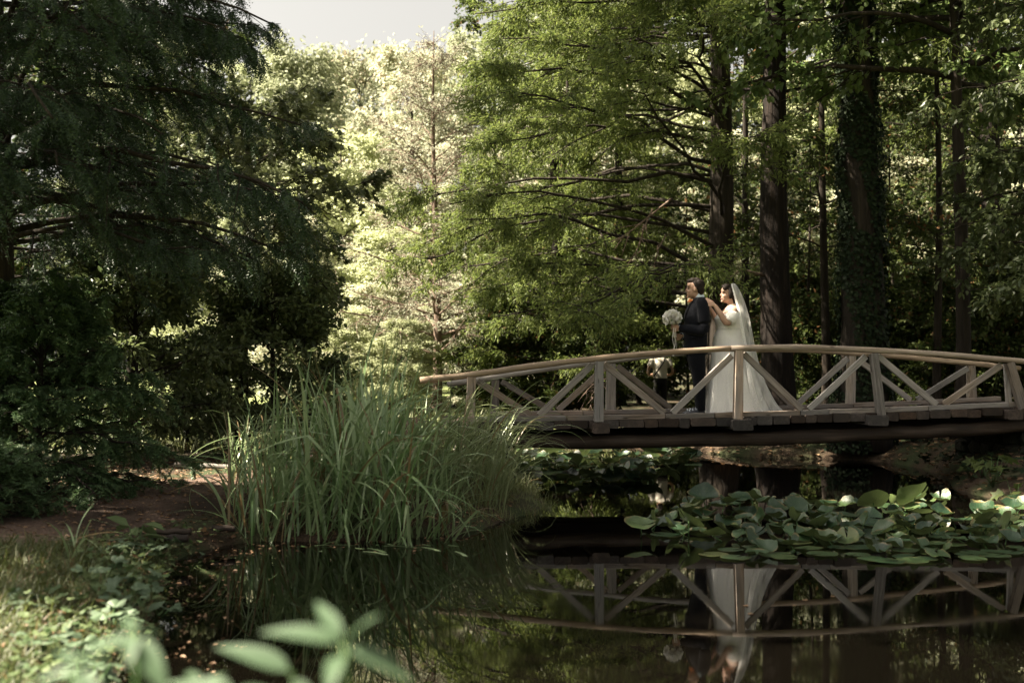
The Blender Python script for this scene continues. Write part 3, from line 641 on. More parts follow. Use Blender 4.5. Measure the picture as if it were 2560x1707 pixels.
for sl in (slice(0, 4), slice(m_-4, m_)):
    q = VV[2:, sl]+np.array((-.004, -.004 if sl.start == 0 else .004, 0)); r_, c_ = q.shape[:2]; i = (np.arange(r_-1)[:, None]*c_+np.arange(c_-1)[None]).ravel()
    mobj('lace_trim', q.reshape(-1, 3), np.stack([i, i+1, i+c_+1, i+c_], -1), M_LACET, veil, True, TW)
# ---- the guest far behind the bridge, seen from the back
dG = 28.4; gp = np.array([PX(1650, dG), dG]); gz = float(hgt(gp[0], gp[1])); guest = empty('person', (*gp, gz)); tag(guest, 'distant person in a pale t-shirt seen from behind below the handrail', 'person')
TG = Matrix.Translation((gp[0], gp[1], gz)) @ Matrix.Rotation(R(-90), 4, 'Z') @ Matrix.Scale(.96, 4)     # faces away from the camera
b = MB(); A_q, c_q = head_parts(b, (-.09, 0, 1.56), .98, pitch=-.5)
b.add(*tube([(.03, 0, 1.40), (-.06, 0, 1.52)], [.06, .055], 10)); b.add(*loft([(0, 0, .85, .10, .14), (0, 0, 1.1, .11, .14), (0, 0, 1.35, .10, .17), (.01, 0, 1.45, .06, .1)]))
arms = []
for q in (-1, 1):
    a = np.array([(.01, q*.18, 1.42), (.04, q*.28, 1.24), (.04, q*.32, 1.10), (-.08, q*.26, 1.02), (-.16, q*.2, 1.03)]); arms.append(a)
    b.add(*tube(spline(a, 12), np.linspace(.05, .03, 12), 10)); hand(b, a[-1], (-.8, -q*.5, .1), (0, -q, -.2), 1.0, .5, q)
    b.add(*tube([(0, q*.09, .9), (0, q*.1, .48), (.02, q*.1, .05)], [.085, .058, .042], 10)); b.add(*ellipsoid((-.06, q*.1, .03), (.12, .04, .03)))
remeshed(b, 'body', M_SKINC, .012, 2, guest, TG)
hair_cap('hair', c_q, A_q, 1.0, [((.03, 0, .06), (.10, .085, .085)), ((.07, 0, 0), (.055, .076, .075))], guest, TG, seed=4)
j = MB(); j.add(*loft(spline(np.array([(0, 0, .93, .14, .19), (0, 0, 1.15, .14, .185), (.01, 0, 1.33, .135, .205), (.02, 0, 1.43, .10, .17), (.02, 0, 1.49, .06, .08)]), 18)))
for a in arms: j.add(*tube(spline(a[:2], 6), np.linspace(.085, .078, 6), 12))
remeshed(j, 'tshirt', M_TSHIRT, .014, 2, guest, TG)
j = MB(); j.add(*loft([(0, 0, .80, .13, .17), (0, 0, .95, .135, .178)]))
for q in (-1, 1): j.add(*loft([(.02, q*.1, .05, .06, .06), (0, q*.1, .5, .08, .08), (0, q*.09, .88, .125, .1)]))
remeshed(j, 'trousers', M_BLACKC, .014, 2, guest, TG)
V, F = tube(spline(np.array([(.09, .12, 1.46), (.165, .05, 1.32), (.165, -.08, 1.13), (.12, -.18, .98)]), 14), .02, 6, squash=.5); mobj('bag_strap', V, F, M_BLACKC, guest, True, TG)
for q in (-1, 1):
    V, F = ellipsoid((-.05, q*.1, .035), (.14, .05, .04)); mobj('shoe', V, F, M_BLACKC, guest, True, TG)
# ------------------------------------------------------------------ foliage machinery
T_DIAMOND = (np.array([(0, 0, 0), (.45, .5, .06), (1, 0, -.04), (.45, -.5, .06)]), [np.array([(0, 1, 2, 3)])])
T_NEEDLE = (np.array([(0, .5, 0), (1, 0, 0), (0, -.5, 0)]), [np.array([(0, 1, 2)])])
T_OVAL = (np.array([(0, 0, 0), (.28, .46, .10), (.68, .38, .08), (1, 0, -.06), (.68, -.38, .08), (.28, -.46, .10)]), [np.array([(0, 1, 2, 3), (3, 4, 5, 0)])])
T_MAPLE = (np.array([(0, 0, 0), (.05, .42, .04), (.34, .24, .02), (.62, .50, .05), (.62, .16, .01), (1, 0, -.05), (.62, -.16, .01), (.62, -.50, .05), (.34, -.24, .02), (.05, -.42, .04)]),
           [np.array([(0, 1, 2), (2, 3, 4), (6, 7, 8), (8, 9, 0)]), np.array([(0, 2, 4, 5), (0, 5, 6, 8)])])
def leaf_cloud(Pt, D, N, L, W, T):
    """leaf template T at every point: along D, flat side N"""
    tv, tf = T; n = len(Pt); D = nrm(D); N = nrm(N-D*(N*D).sum(-1, keepdims=True)); S = np.cross(N, D)
    L = np.broadcast_to(L, (n,))[:, None, None]; W = np.broadcast_to(W, (n,))[:, None, None]
    V = Pt[:, None]+D[:, None]*tv[None, :, 0:1]*L+S[:, None]*tv[None, :, 1:2]*W+N[:, None]*tv[None, :, 2:3]*L
    off = (np.arange(n)*len(tv))[:, None, None]
    return V.reshape(-1, 3), [(f[None]+off).reshape(-1, f.shape[1]) for f in tf]
UP = np.array([0, 0, 1.0])
def skeleton(g, H, r0, z_lo, z_hi, n_limb, len_fn, elev_fn, droop=.25, n_sub=9, sub_len=.42, sub_ang=(.6, 1.1), n_twig=7, twig_len=.35, twig_droop=.3, wig=.03, limb_k=.012, az=None, lean=(0, 0), flat=.35, m=8, f_lo=.18):
    """trunk, limbs, side branches and twigs of one tree, at the origin"""
    zt = np.linspace(0, H, 14); bend = np.stack([lean[0]*zt+.06*np.sin(zt*.5+g.uniform(0, 6)), lean[1]*zt+.06*np.sin(zt*.43+g.uniform(0, 6)), zt], -1); bend[0, :2] = 0
    rt = r0*np.clip(1-zt/H*.96, .02, 1)**.85; rt[0] *= 1.35
    z = z_lo+(z_hi-z_lo)*np.sort(g.random(n_limb)); a = (np.arange(n_limb)*2.39996+g.uniform(0, .8, n_limb)) if az is None else g.uniform(az[0], az[1], n_limb)
    t = (z-z_lo)/max(z_hi-z_lo, 1e-6); ln = np.array([len_fn(q) for q in t])*g.uniform(.75, 1.12, n_limb); el = np.array([elev_fn(q) for q in t])+g.normal(0, .08, n_limb)
    s = np.linspace(0, 1, m)[None]; hor = ln[:, None]*s*np.cos(el)[:, None]; ver = ln[:, None]*(s*np.sin(el)[:, None]-droop*s**2)
    b0 = np.stack([np.interp(z, zt, bend[:, 0]), np.interp(z, zt, bend[:, 1]), z], -1)
    LP = b0[:, None]+np.stack([np.cos(a)[:, None]*hor, np.sin(a)[:, None]*hor, ver], -1)
    w = g.normal(0, wig, (n_limb, m, 3))*ln[:, None, None]; w[:, 0] = 0; LP = LP+np.cumsum(w, 1)*.5
    limb_r = np.clip(ln*limb_k, .010, r0*.45)
    # side branches
    f = g.uniform(f_lo, 1.0, (n_limb, n_sub)); k = np.clip((f*(m-1)).astype(int), 0, m-2); fr = (f*(m-1)-k)[..., None]
    I = np.arange(n_limb)[:, None]; A = LP[I, k]; B = LP[I, k+1]; S0 = A+(B-A)*fr; tn = nrm(B-A)
    sg = np.where(g.random((n_limb, n_sub)) < .5, -1, 1)*g.uniform(*sub_ang, (n_limb, n_sub)); c, sn = np.cos(sg), np.sin(sg)
    d = np.stack([tn[..., 0]*c-tn[..., 1]*sn, tn[..., 0]*sn+tn[..., 1]*c, tn[..., 2]*.5+g.normal(0, flat, sg.shape)], -1); d = nrm(d)
    sl = ln[:, None]*sub_len*(1.15-f*.75)*g.uniform(.6, 1.2, f.shape)
    u = np.linspace(0, 1, 4)[None, None, :, None]
    SP = S0[:, :, None]+d[:, :, None]*u*sl[..., None, None]-UP*(u**2)*(droop*.8*sl[..., None, None])
    SP = SP.reshape(-1, 4, 3); sl = sl.ravel(); SP[:, 1:3] += g.normal(0, .04, (len(SP), 2, 3))*sl[:, None, None]
    # twigs
    ns = len(SP); tf = g.uniform(.1, 1.0, (ns, n_twig)); tk = np.clip((tf*3).astype(int), 0, 2); J = np.arange(ns)[:, None]
    TA = SP[J, tk]; TB = SP[J, tk+1]; T0 = TA+(TB-TA)*(tf*3-tk)[..., None]; td = nrm(nrm(TB-TA)+g.normal(0, .55, TA.shape)*np.array([1, 1, .6])-UP*twig_droop)
    tl = twig_len*g.uniform(.5, 1.25, tf.shape); T1 = T0+td*tl[..., None]
    return dict(trunk=(bend, rt), limbs=LP, limb_r=limb_r, subs=SP, sub_r=np.clip(sl*.012, .005, .03), T0=T0.reshape(-1, 3), T1=T1.reshape(-1, 3))
def wood_of(sk, g, twig_r=.004, k=6, trunk_k=14, flute=0.0, with_twigs=True, trunk_on=True):
    mb = MB(); pts, rr = sk['trunk']
    if trunk_on:
        p2 = spline(pts, 40); r2 = np.interp(np.linspace(0, 1, 40), np.linspace(0, 1, len(rr)), rr); V, F = tube(p2, r2, trunk_k)
        if flute:
            q = V.reshape(40, trunk_k, 3); th = np.arange(trunk_k)/trunk_k*2*np.pi
            q = p2[:, None]+(q-p2[:, None])*(1+flute*np.sin(5*th+1)[None, :, None]+flute*.6*np.sin(9*th)[None, :, None]+g.normal(0, flute*.3, (40, trunk_k, 1))); V = q.reshape(-1, 3)
        mb.add(V, F)
    for lp, r in zip(sk['limbs'], sk['limb_r']): mb.add(*tube(lp, np.linspace(r, r*.25, len(lp)), k))
    S = sk['subs']
    for q in range(3): mb.add(*tubes_batch(S[:, q], S[:, q+1], sk['sub_r']*(1-.25*q), sk['sub_r']*(.75-.25*q), 4))
    if with_twigs: mb.add(*tubes_batch(sk['T0'], sk['T1'], twig_r, twig_r*.5, 3))
    return mb
def leaves_on(sk, g, per, L, W, T, spread=.6, gravity=.2, updir=1.0, jitter=.03):
    T0, T1 = sk['T0'], sk['T1']; n = len(T0); f = g.uniform(0.05, 1.05, (n, per)); d = nrm(T1-T0)
    p = (T0[:, None]+(T1-T0)[:, None]*f[..., None]).reshape(-1, 3)+g.normal(0, jitter, (n*per, 3))
    D = np.repeat(d, per, 0)+g.normal(0, spread, (n*per, 3))-UP*gravity; N = UP*updir+g.normal(0, .55, (n*per, 3))
    s = g.uniform(.65, 1.25, n*per); return leaf_cloud(p, D, N, L*s, W*s, T)
def needles_on(sk, g, per, L, W, plane_up=1.0, fwd=.7):
    """two flat rows of needles along every twig"""
    T0, T1 = sk['T0'], sk['T1']; n = len(T0); f = (np.arange(per)+.5)/per; f = np.broadcast_to(f, (n, per)); d = nrm(T1-T0)
    nn = nrm(UP*plane_up+g.normal(0, .35, (n, 3))); sd_ = nrm(np.cross(nn, d)); sg = np.where(np.arange(per) % 2, 1, -1)
    p = (T0[:, None]+(T1-T0)[:, None]*f[..., None]).reshape(-1, 3)
    D = (d[:, None]*fwd+sd_[:, None]*sg[None, :, None]).reshape(-1, 3)+g.normal(0, .15, (n*per, 3)); N = np.repeat(nn, per, 0)+g.normal(0, .25, (n*per, 3))
    s = (g.uniform(.8, 1.2, (n, per))*(1.05-.5*f)).ravel(); return leaf_cloud(p, D, N, L*s, W, T_NEEDLE)
def bark_mat(name, a, b, c, sc=1.0, bump=0.9):
    t = NT(name); tc = t.n('TexCoord')
    n1 = t.n('TexNoise', Vector=t.n('Mapping', Vector=tc.outputs['Object'], Scale=(14*sc, 14*sc, 1.6*sc)), Scale=1.0, Detail=6.0, Roughness=0.65, Distortion=0.4)
    n2 = t.n('TexNoise', Vector=tc.outputs['Object'], Scale=1.7, Detail=3.0)
    col = t.ramp(n1.outputs[0], [(0.32, a), (0.52, b), (0.7, c)]).outputs[0]; col = t.mix(t.math('MULTIPLY', n2.outputs[0], .5), col, tuple(x*.6+.01 for x in b))
    bp = t.n('Bump', Strength=bump, Distance=0.04, Height=n1.outputs[0])
    return t.end(t.n('BsdfPrincipled', Base_Color=col, Roughness=0.9, Specular_IOR_Level=0.15, Normal=bp))
B_RED = bark_mat('red_bark', (0.02, 0.012, 0.008), (0.075, 0.042, 0.027), (0.15, 0.088, 0.058)); B_DARK = bark_mat('dark_bark', (0.008, 0.006, 0.005), (0.026, 0.020, 0.015), (0.055, 0.043, 0.033))
B_MID = bark_mat('brown_bark', (0.004, 0.003, 0.0022), (0.013, 0.009, 0.007), (0.035, 0.024, 0.018))
B_PALE = bark_mat('pale_bark', (0.06, 0.042, 0.032), (0.17, 0.12, 0.092), (0.30, 0.225, 0.175))
def plant_tree(name, label, cat, base, wood, leaves, bark, leafm, rz=0.0, scale=1.0, group=None, crown='crown'):
    e = empty(name, base, 0.0); tag(e, label, cat, group)
    W = Matrix.Translation(Vector(base)) @ Matrix.Rotation(rz, 4, 'Z') @ Matrix.Diagonal((scale, scale, scale, 1)) if np.isscalar(scale) else Matrix.Translation(Vector(base)) @ Matrix.Rotation(rz, 4, 'Z') @ Matrix.Diagonal((*scale, 1))
    if wood is not None: obj_of('trunk', wood, e, W)
    me, m = leaves if isinstance(leaves, tuple) else (leaves, None)
    c = tag(obj_of(crown, me, e, W), kind='stuff')
    if m is not None: c.material_slots[0].link = 'OBJECT'; c.material_slots[0].material = m
    return e
def gz(x, y): return float(hgt(np.array([x]), np.array([y]))[0])
def ml(VF, name, mat):
    V, F = VF; return new_mesh(name, V, F, mat)

# leaf materials; background leaves lightened past leaf colour for an overexposed sunlit look
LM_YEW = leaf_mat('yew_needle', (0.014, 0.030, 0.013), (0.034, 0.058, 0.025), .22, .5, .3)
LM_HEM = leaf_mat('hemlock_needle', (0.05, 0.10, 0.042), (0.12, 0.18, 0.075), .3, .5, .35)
LM_MAPLE = leaf_mat('maple_leaf', (0.075, 0.095, 0.042), (0.16, 0.175, 0.08), .45, .4, .4)
LM_SHRUB = leaf_mat('shrub_leaf', (0.06, 0.085, 0.034), (0.13, 0.155, 0.064), .45, .4, .4)
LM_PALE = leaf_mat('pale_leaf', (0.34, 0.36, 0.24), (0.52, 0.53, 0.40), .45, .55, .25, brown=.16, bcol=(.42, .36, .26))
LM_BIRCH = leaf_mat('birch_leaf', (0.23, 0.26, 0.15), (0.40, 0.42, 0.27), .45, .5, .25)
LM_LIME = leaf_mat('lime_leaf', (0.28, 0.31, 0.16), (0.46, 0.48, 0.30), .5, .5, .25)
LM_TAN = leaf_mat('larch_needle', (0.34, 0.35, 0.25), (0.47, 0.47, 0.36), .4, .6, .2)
LM_CYP = leaf_mat('cypress_needle', (0.06, 0.09, 0.022), (0.17, 0.20, 0.055), .5, .5, .25)
LM_LINDEN = leaf_mat('linden_leaf', (0.075, 0.125, 0.036), (0.17, 0.22, 0.075), .5, .42, .35)
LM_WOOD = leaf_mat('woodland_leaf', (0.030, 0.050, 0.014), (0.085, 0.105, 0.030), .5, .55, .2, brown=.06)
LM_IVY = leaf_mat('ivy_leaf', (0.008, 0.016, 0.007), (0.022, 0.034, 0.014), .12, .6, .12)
# ------------------------------------------------------------------ trees
G = np.random.default_rng
# --- yew on the left: long drooping sprays reaching over the path
g = G(11); sk = skeleton(g, 7.2, .2, 2.3, 6.6, 58, lambda t: 3.35-.8*t, lambda t: .34-.05*t, droop=.36, n_sub=17, sub_len=.34, n_twig=22, twig_len=.24, twig_droop=1.5, az=(-1.9, 1.2), flat=.35)
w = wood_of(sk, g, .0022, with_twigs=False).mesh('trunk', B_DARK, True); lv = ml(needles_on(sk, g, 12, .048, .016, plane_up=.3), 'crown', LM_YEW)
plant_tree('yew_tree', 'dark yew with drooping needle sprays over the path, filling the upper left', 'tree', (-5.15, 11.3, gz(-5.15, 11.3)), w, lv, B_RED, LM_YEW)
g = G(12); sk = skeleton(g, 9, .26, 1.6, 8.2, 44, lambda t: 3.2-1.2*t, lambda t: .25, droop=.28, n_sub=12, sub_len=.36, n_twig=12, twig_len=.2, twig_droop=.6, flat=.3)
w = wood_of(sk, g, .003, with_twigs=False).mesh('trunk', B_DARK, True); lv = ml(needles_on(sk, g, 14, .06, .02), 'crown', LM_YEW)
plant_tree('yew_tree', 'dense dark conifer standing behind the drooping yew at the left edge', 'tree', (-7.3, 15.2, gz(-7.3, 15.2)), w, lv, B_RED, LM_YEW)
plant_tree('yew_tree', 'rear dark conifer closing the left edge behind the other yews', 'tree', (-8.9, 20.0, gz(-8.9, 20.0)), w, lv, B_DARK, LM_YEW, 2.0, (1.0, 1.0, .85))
# --- hemlock bush and low juniper beside the path
g = G(13); sk = skeleton(g, 1.9, .05, .05, 1.75, 85, lambda t: 1.45-.8*t**1.5, lambda t: .25+.75*t, droop=.32, n_sub=12, sub_len=.36, n_twig=14, twig_len=.15, twig_droop=.6, flat=.25)
w = wood_of(sk, g, .002, with_twigs=False).mesh('trunk', B_DARK, True); lv = ml(needles_on(sk, g, 10, .046, .023), 'crown', LM_HEM)
plant_tree('hemlock_bush', 'round feathery evergreen bush beside the dirt path, lower left', 'bush', (-4.55, 11.1, gz(-4.55, 11.1)), w, lv, B_DARK, LM_HEM)
g = G(14); sk = skeleton(g, .5, .03, .02, .4, 60, lambda t: .7-.3*t, lambda t: .2+.6*t, droop=.25, n_sub=10, sub_len=.45, n_twig=9, twig_len=.09, twig_droop=.1)
w = wood_of(sk, g, .002, with_twigs=False).mesh('trunk', B_DARK, True); lv = ml(needles_on(sk, g, 12, .024, .010), 'crown', LM_HEM)
plant_tree('juniper', 'low spreading evergreen hugging the ground at the left path edge', 'bush', (-4.25, 9.3, gz(-4.25, 9.3)), w, lv, B_DARK, LM_HEM)
# --- maple and shrub behind the yew
g = G(15); sk = skeleton(g, 6.4, .13, 1.9, 6.2, 34, lambda t: 1.0+1.35*math.sin(min(1, t*1.15)*2.6), lambda t: .35+.35*t, droop=.22, n_sub=10, sub_len=.42, n_twig=9, twig_len=.34, twig_droop=.15)
w = wood_of(sk, g, .003).mesh('trunk', B_DARK, True); lv = ml(leaves_on(sk, g, 6, .115, .115, T_MAPLE, spread=.7, gravity=.35, updir=1.3), 'crown', LM_MAPLE)
plant_tree('maple_tree', 'dark leafy maple between the yew and the sunlit clearing', 'tree', (PX(615, 17), 17, gz(PX(615, 17), 17)), w, lv, B_DARK, LM_MAPLE, 0, (.85, .85, .80))
g = G(16); sk = skeleton(g, 2.4, .06, .1, 2.2, 40, lambda t: 1.5-.7*t, lambda t: .35+.6*t, droop=.15, n_sub=9, sub_len=.42, n_twig=9, twig_len=.24, twig_droop=.1)
w = wood_of(sk, g, .003).mesh('trunk', B_DARK, True); lv = ml(leaves_on(sk, g, 6, .08, .048, T_OVAL), 'crown', LM_SHRUB)
plant_tree('leafy_shrub', 'rounded dark green shrub behind the tall reeds', 'bush', (PX(690, 16.2), 16.2, gz(PX(690, 16.2), 16.2)), w, lv, B_DARK, LM_SHRUB)
plant_tree('leafy_shrub', 'tall shaded shrub under the drooping yew boughs', 'bush', (PX(330, 15), 15, gz(PX(330, 15), 15)), w, lv, B_DARK, LM_SHRUB, 4.1, (1.1, 1.1, 1.15))
plant_tree('leafy_shrub', 'shaded shrub between the hemlock bush and the reeds', 'bush', (PX(470, 17.5), 17.5, gz(PX(470, 17.5), 17.5)), w, lv, B_DARK, LM_SHRUB, 2.1, (.95, .95, .62))
# --- woodland crowns shared by the far trees
def broad_set(seed, H, r, lo, n_limb, per, L, spread=.7, sub=10, tw=7, twl=.6, wood_r=.2):
    g = G(seed); sk = skeleton(g, H, wood_r, lo, H*.97, n_limb, lambda t: r*(.55+.6*math.sin(min(1, t*1.1+.08)*2.7)), lambda t: .25+.55*t, droop=.2, n_sub=sub, sub_len=.42, n_twig=tw, twig_len=twl, twig_droop=.15)
    return sk, g
sk, g = broad_set(21, 13, 3.2, 1.6, 46, 6, .17); W_A = wood_of(sk, g, .006, with_twigs=False).mesh('trunk', B_DARK, True); LA_A = leaves_on(sk, g, 9, .19, .13, T_DIAMOND, jitter=.1)
sk, g = broad_set(22, 12.6, 1.9, 1.0, 60, 6, .17, sub=9); 
W_B = wood_of(sk, g, .005, with_twigs=False).mesh('trunk', B_DARK, True); LA_B = leaves_on(sk, g, 9, .17, .09, T_DIAMOND, gravity=1.2, jitter=.1)
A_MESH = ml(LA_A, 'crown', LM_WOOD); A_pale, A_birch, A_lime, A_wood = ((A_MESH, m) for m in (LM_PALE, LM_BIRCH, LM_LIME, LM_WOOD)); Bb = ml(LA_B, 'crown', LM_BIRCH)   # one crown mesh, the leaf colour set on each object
H_A = float(LA_A[0][:, 2].max()); H_B = float(LA_B[0][:, 2].max())
def far(px, d, top_y, crown, wood, label, rz, width=1.0, H=H_A, group='sunlit trees beyond the clearing', name='tree'):
    x = PX(px, d); z0 = gz(x, d); h = CAM_H+(925-top_y)/FPX*d-z0; s = h/H
    return plant_tree(name, label, 'tree', (x, d, z0), wood, crown, None, None, rz, (s*width, s*width, s), group)
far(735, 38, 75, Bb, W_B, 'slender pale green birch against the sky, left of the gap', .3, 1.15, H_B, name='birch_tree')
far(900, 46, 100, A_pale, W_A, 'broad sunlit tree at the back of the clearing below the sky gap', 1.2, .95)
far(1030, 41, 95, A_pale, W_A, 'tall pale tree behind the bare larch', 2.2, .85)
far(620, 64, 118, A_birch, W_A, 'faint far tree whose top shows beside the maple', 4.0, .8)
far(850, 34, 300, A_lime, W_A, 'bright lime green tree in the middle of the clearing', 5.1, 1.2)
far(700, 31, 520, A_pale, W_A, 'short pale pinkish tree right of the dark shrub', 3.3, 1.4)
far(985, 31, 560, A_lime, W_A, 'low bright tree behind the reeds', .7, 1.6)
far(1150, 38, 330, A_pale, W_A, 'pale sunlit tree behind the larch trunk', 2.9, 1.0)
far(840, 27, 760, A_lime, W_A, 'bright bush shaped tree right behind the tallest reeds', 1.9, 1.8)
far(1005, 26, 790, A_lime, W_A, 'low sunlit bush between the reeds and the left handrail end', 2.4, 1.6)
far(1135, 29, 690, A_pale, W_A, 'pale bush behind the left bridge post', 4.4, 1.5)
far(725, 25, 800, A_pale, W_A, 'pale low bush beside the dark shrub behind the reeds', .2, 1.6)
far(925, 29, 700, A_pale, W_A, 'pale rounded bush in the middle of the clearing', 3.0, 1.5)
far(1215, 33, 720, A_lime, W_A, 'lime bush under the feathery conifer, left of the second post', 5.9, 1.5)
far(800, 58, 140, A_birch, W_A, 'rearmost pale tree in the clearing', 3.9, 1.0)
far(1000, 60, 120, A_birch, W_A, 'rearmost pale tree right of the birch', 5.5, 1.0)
# larch with thin tan needles
g = G(25); sk = skeleton(g, 9.2, .12, 1.3, 8.9, 54, lambda t: 2.7*(1-t)**.75+.35, lambda t: .38+.3*t, droop=.12, n_sub=9, sub_len=.34, n_twig=6, twig_len=.42, twig_droop=.25, flat=.2)
w = wood_of(sk, g, .006).mesh('trunk', B_PALE, True); lv = ml(leaves_on(sk, g, 5, .075, .028, T_DIAMOND, spread=.8, jitter=.03), 'crown', LM_TAN)
plant_tree('larch_tree', 'thin bare looking larch with tan needles and dark branches in the clearing', 'tree', (PX(1088, 27), 27, gz(PX(1088, 27), 27)), w, lv, B_RED, LM_TAN)
# --- bald cypress: long limbs of feathery foliage reaching left
def cypress(seed, H, r0, lo, hi, n, r, az, per, L, W, n_sub=12, n_twig=9, tl=.36, droop=.2, f_lo=.18):
    g = G(seed); sk = skeleton(g, H, r0, lo, hi, n, lambda t: r*(1.05-.45*t), lambda t: .22-.02*t, droop=droop, n_sub=n_sub, sub_len=.30, n_twig=n_twig, twig_len=tl, twig_droop=.3, az=az, flat=.22, f_lo=f_lo, limb_k=.0075)
    return sk, g
sk, g = cypress(31, 15, .29, 2.2, 11, 58, 5.95, (2.0, 4.6), 10, .1, .02, n_sub=11, n_twig=12, f_lo=.42)
w = wood_of(sk, g, .004, flute=.06).mesh('trunk', B_DARK, True); lv = ml(leaves_on(sk, g, 19, .085, .026, T_DIAMOND, spread=.55, gravity=.25, jitter=.03), 'crown', LM_CYP)
cyp = plant_tree('cypress_tree', 'large feathery cypress whose limbs spread left behind the couple', 'tree', (PX(1800, 21), 21, gz(PX(1800, 21), 21)), w, lv, B_RED, LM_CYP)
sk, g = cypress(32, 13, .17, .9, 11, 60, 2.9, None, 10, .1, .02)
w = wood_of(sk, g, .004).mesh('trunk', B_MID, True); lv = ml(leaves_on(sk, g, 11, .10, .034, T_DIAMOND, spread=.55, gravity=.25, jitter=.03), 'crown', LM_CYP)
plant_tree('cypress_tree', 'feathery conifer left of the big cypress, above the left bridge rail', 'tree', (PX(1390, 26), 26, gz(PX(1390, 26), 26)), w, lv, B_RED, LM_CYP)
CY2W, CY2L = w, lv
plant_tree('cypress_tree', 'far feathery conifer behind the couple', 'tree', (PX(1545, 33), 33, gz(PX(1545, 33), 33)), CY2W, CY2L, B_RED, LM_CYP, 2.0, 1.05)
# --- big trunks on the right
sk, g = cypress(33, 16, .30, 6.0, 13, 30, 3.6, None, 8, .1, .02, n_sub=9, n_twig=7)
w = wood_of(sk, g, .005, flute=.07).mesh('trunk', B_MID, True); lv = ml(leaves_on(sk, g, 9, .12, .034, T_DIAMOND, spread=.55, gravity=.25), 'crown', LM_CYP)
plant_tree('cypress_tree', 'straight thick cypress trunk with stringy bark right behind the bride', 'tree', (PX(1945, 20), 20, gz(PX(1945, 20), 20)), w, lv, B_RED, LM_CYP)
plant_tree('cypress_tree', 'dark trunk second to the right of the ivy covered one', 'tree', (PX(2480, 24), 24, gz(PX(2480, 24), 24)), w, lv, B_RED, LM_CYP, 1.3, .95)
# ivy-clad trunk
g = G(34); sk, g = broad_set(34, 16, 3.2, 7.0, 26, 6, .12, twl=.45, wood_r=.40)
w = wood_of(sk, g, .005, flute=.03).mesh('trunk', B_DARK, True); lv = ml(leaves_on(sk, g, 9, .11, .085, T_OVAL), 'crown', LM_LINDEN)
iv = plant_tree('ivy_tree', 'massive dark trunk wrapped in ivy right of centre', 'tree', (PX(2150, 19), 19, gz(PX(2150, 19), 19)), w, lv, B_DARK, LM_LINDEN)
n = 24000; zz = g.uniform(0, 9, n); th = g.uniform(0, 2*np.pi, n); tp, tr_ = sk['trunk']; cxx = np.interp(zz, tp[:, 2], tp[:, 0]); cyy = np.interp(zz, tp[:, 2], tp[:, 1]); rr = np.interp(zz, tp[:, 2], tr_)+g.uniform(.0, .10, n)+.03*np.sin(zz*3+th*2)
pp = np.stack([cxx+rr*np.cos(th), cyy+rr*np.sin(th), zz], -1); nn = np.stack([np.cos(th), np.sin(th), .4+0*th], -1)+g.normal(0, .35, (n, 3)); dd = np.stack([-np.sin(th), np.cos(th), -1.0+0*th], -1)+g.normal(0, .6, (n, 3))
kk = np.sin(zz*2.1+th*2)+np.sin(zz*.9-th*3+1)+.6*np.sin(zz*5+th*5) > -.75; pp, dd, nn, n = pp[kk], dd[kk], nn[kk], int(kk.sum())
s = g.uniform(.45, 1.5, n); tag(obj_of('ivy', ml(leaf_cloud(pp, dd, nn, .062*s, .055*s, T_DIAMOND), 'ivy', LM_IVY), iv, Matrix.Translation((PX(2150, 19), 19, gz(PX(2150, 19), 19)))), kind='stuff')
# thin trunks
g = G(35); sk = skeleton(g, 13, .10, 3.6, 12.5, 20, lambda t: 1.9-.6*t, lambda t: .5, droop=.2, n_sub=9, sub_len=.45, n_twig=6, twig_len=.4, twig_droop=.15)
TW_, TL_ = wood_of(sk, g, .004).mesh('trunk', B_DARK, True), ml(leaves_on(sk, g, 6, .12, .085, T_DIAMOND), 'crown', LM_WOOD)
for px, d, lab, sc, rz in ((2062, 23, 'thin dark trunk between the cypress and the ivy covered tree', 1.0, .2), (2345, 21, 'slim young tree left of the right frame edge, behind the bridge end', .85, 2.9), (1868, 27, 'slender trunk seen between the two thick cypress trunks', 1.1, 4.0), (2420, 29, 'thin trunk far back at the right', 1.05, 5.0), (1420, 31, 'thin trunk far behind the left half of the bridge', 1.0, .9), (1235, 33, 'thin trunk far behind the left bridge posts', 1.0, 3.4)):
    plant_tree('tree', lab, 'tree', (PX(px, d), d, gz(PX(px, d), d)), TW_, TL_, None, None, rz, (sc, sc, sc), 'thin woodland trees')
# linden: broad leaves overhanging from the upper right
g = G(36); sk = skeleton(g, 13, .13, 5.6, 11, 34, lambda t: 4.6-1.6*t, lambda t: .22, droop=.24, n_sub=12, sub_len=.34, n_twig=8, twig_len=.34, twig_droop=.3, flat=.2)
w = wood_of(sk, g, .003).mesh('trunk', B_DARK, True); lv = ml(leaves_on(sk, g, 7, .115, .09, T_OVAL, spread=.6, gravity=.4, updir=1.6), 'crown', LM_LINDEN)
plant_tree('linden_tree', 'linden with broad bright leaves hanging in from the upper right', 'tree', (PX(2400, 18.2), 18.2, gz(PX(2400, 18.2), 18.2)), w, lv, B_DARK, LM_LINDEN)
# right-edge dark branches, near
g = G(37); sk = skeleton(g, 8, .14, 1.6, 7.5, 34, lambda t: 2.3-.5*t, lambda t: .25, droop=.3, n_sub=10, sub_len=.38, n_twig=9, twig_len=.26, twig_droop=.3)
w = wood_of(sk, g, .003).mesh('trunk', B_DARK, True); lv = ml(leaves_on(sk, g, 7, .10, .065, T_OVAL), 'crown', LM_SHRUB)
plant_tree('tree', 'dark shaded tree leaning in at the right frame edge', 'tree', (8.4, 16.2, gz(8.4, 16.2)), w, lv, B_DARK, LM_SHRUB)
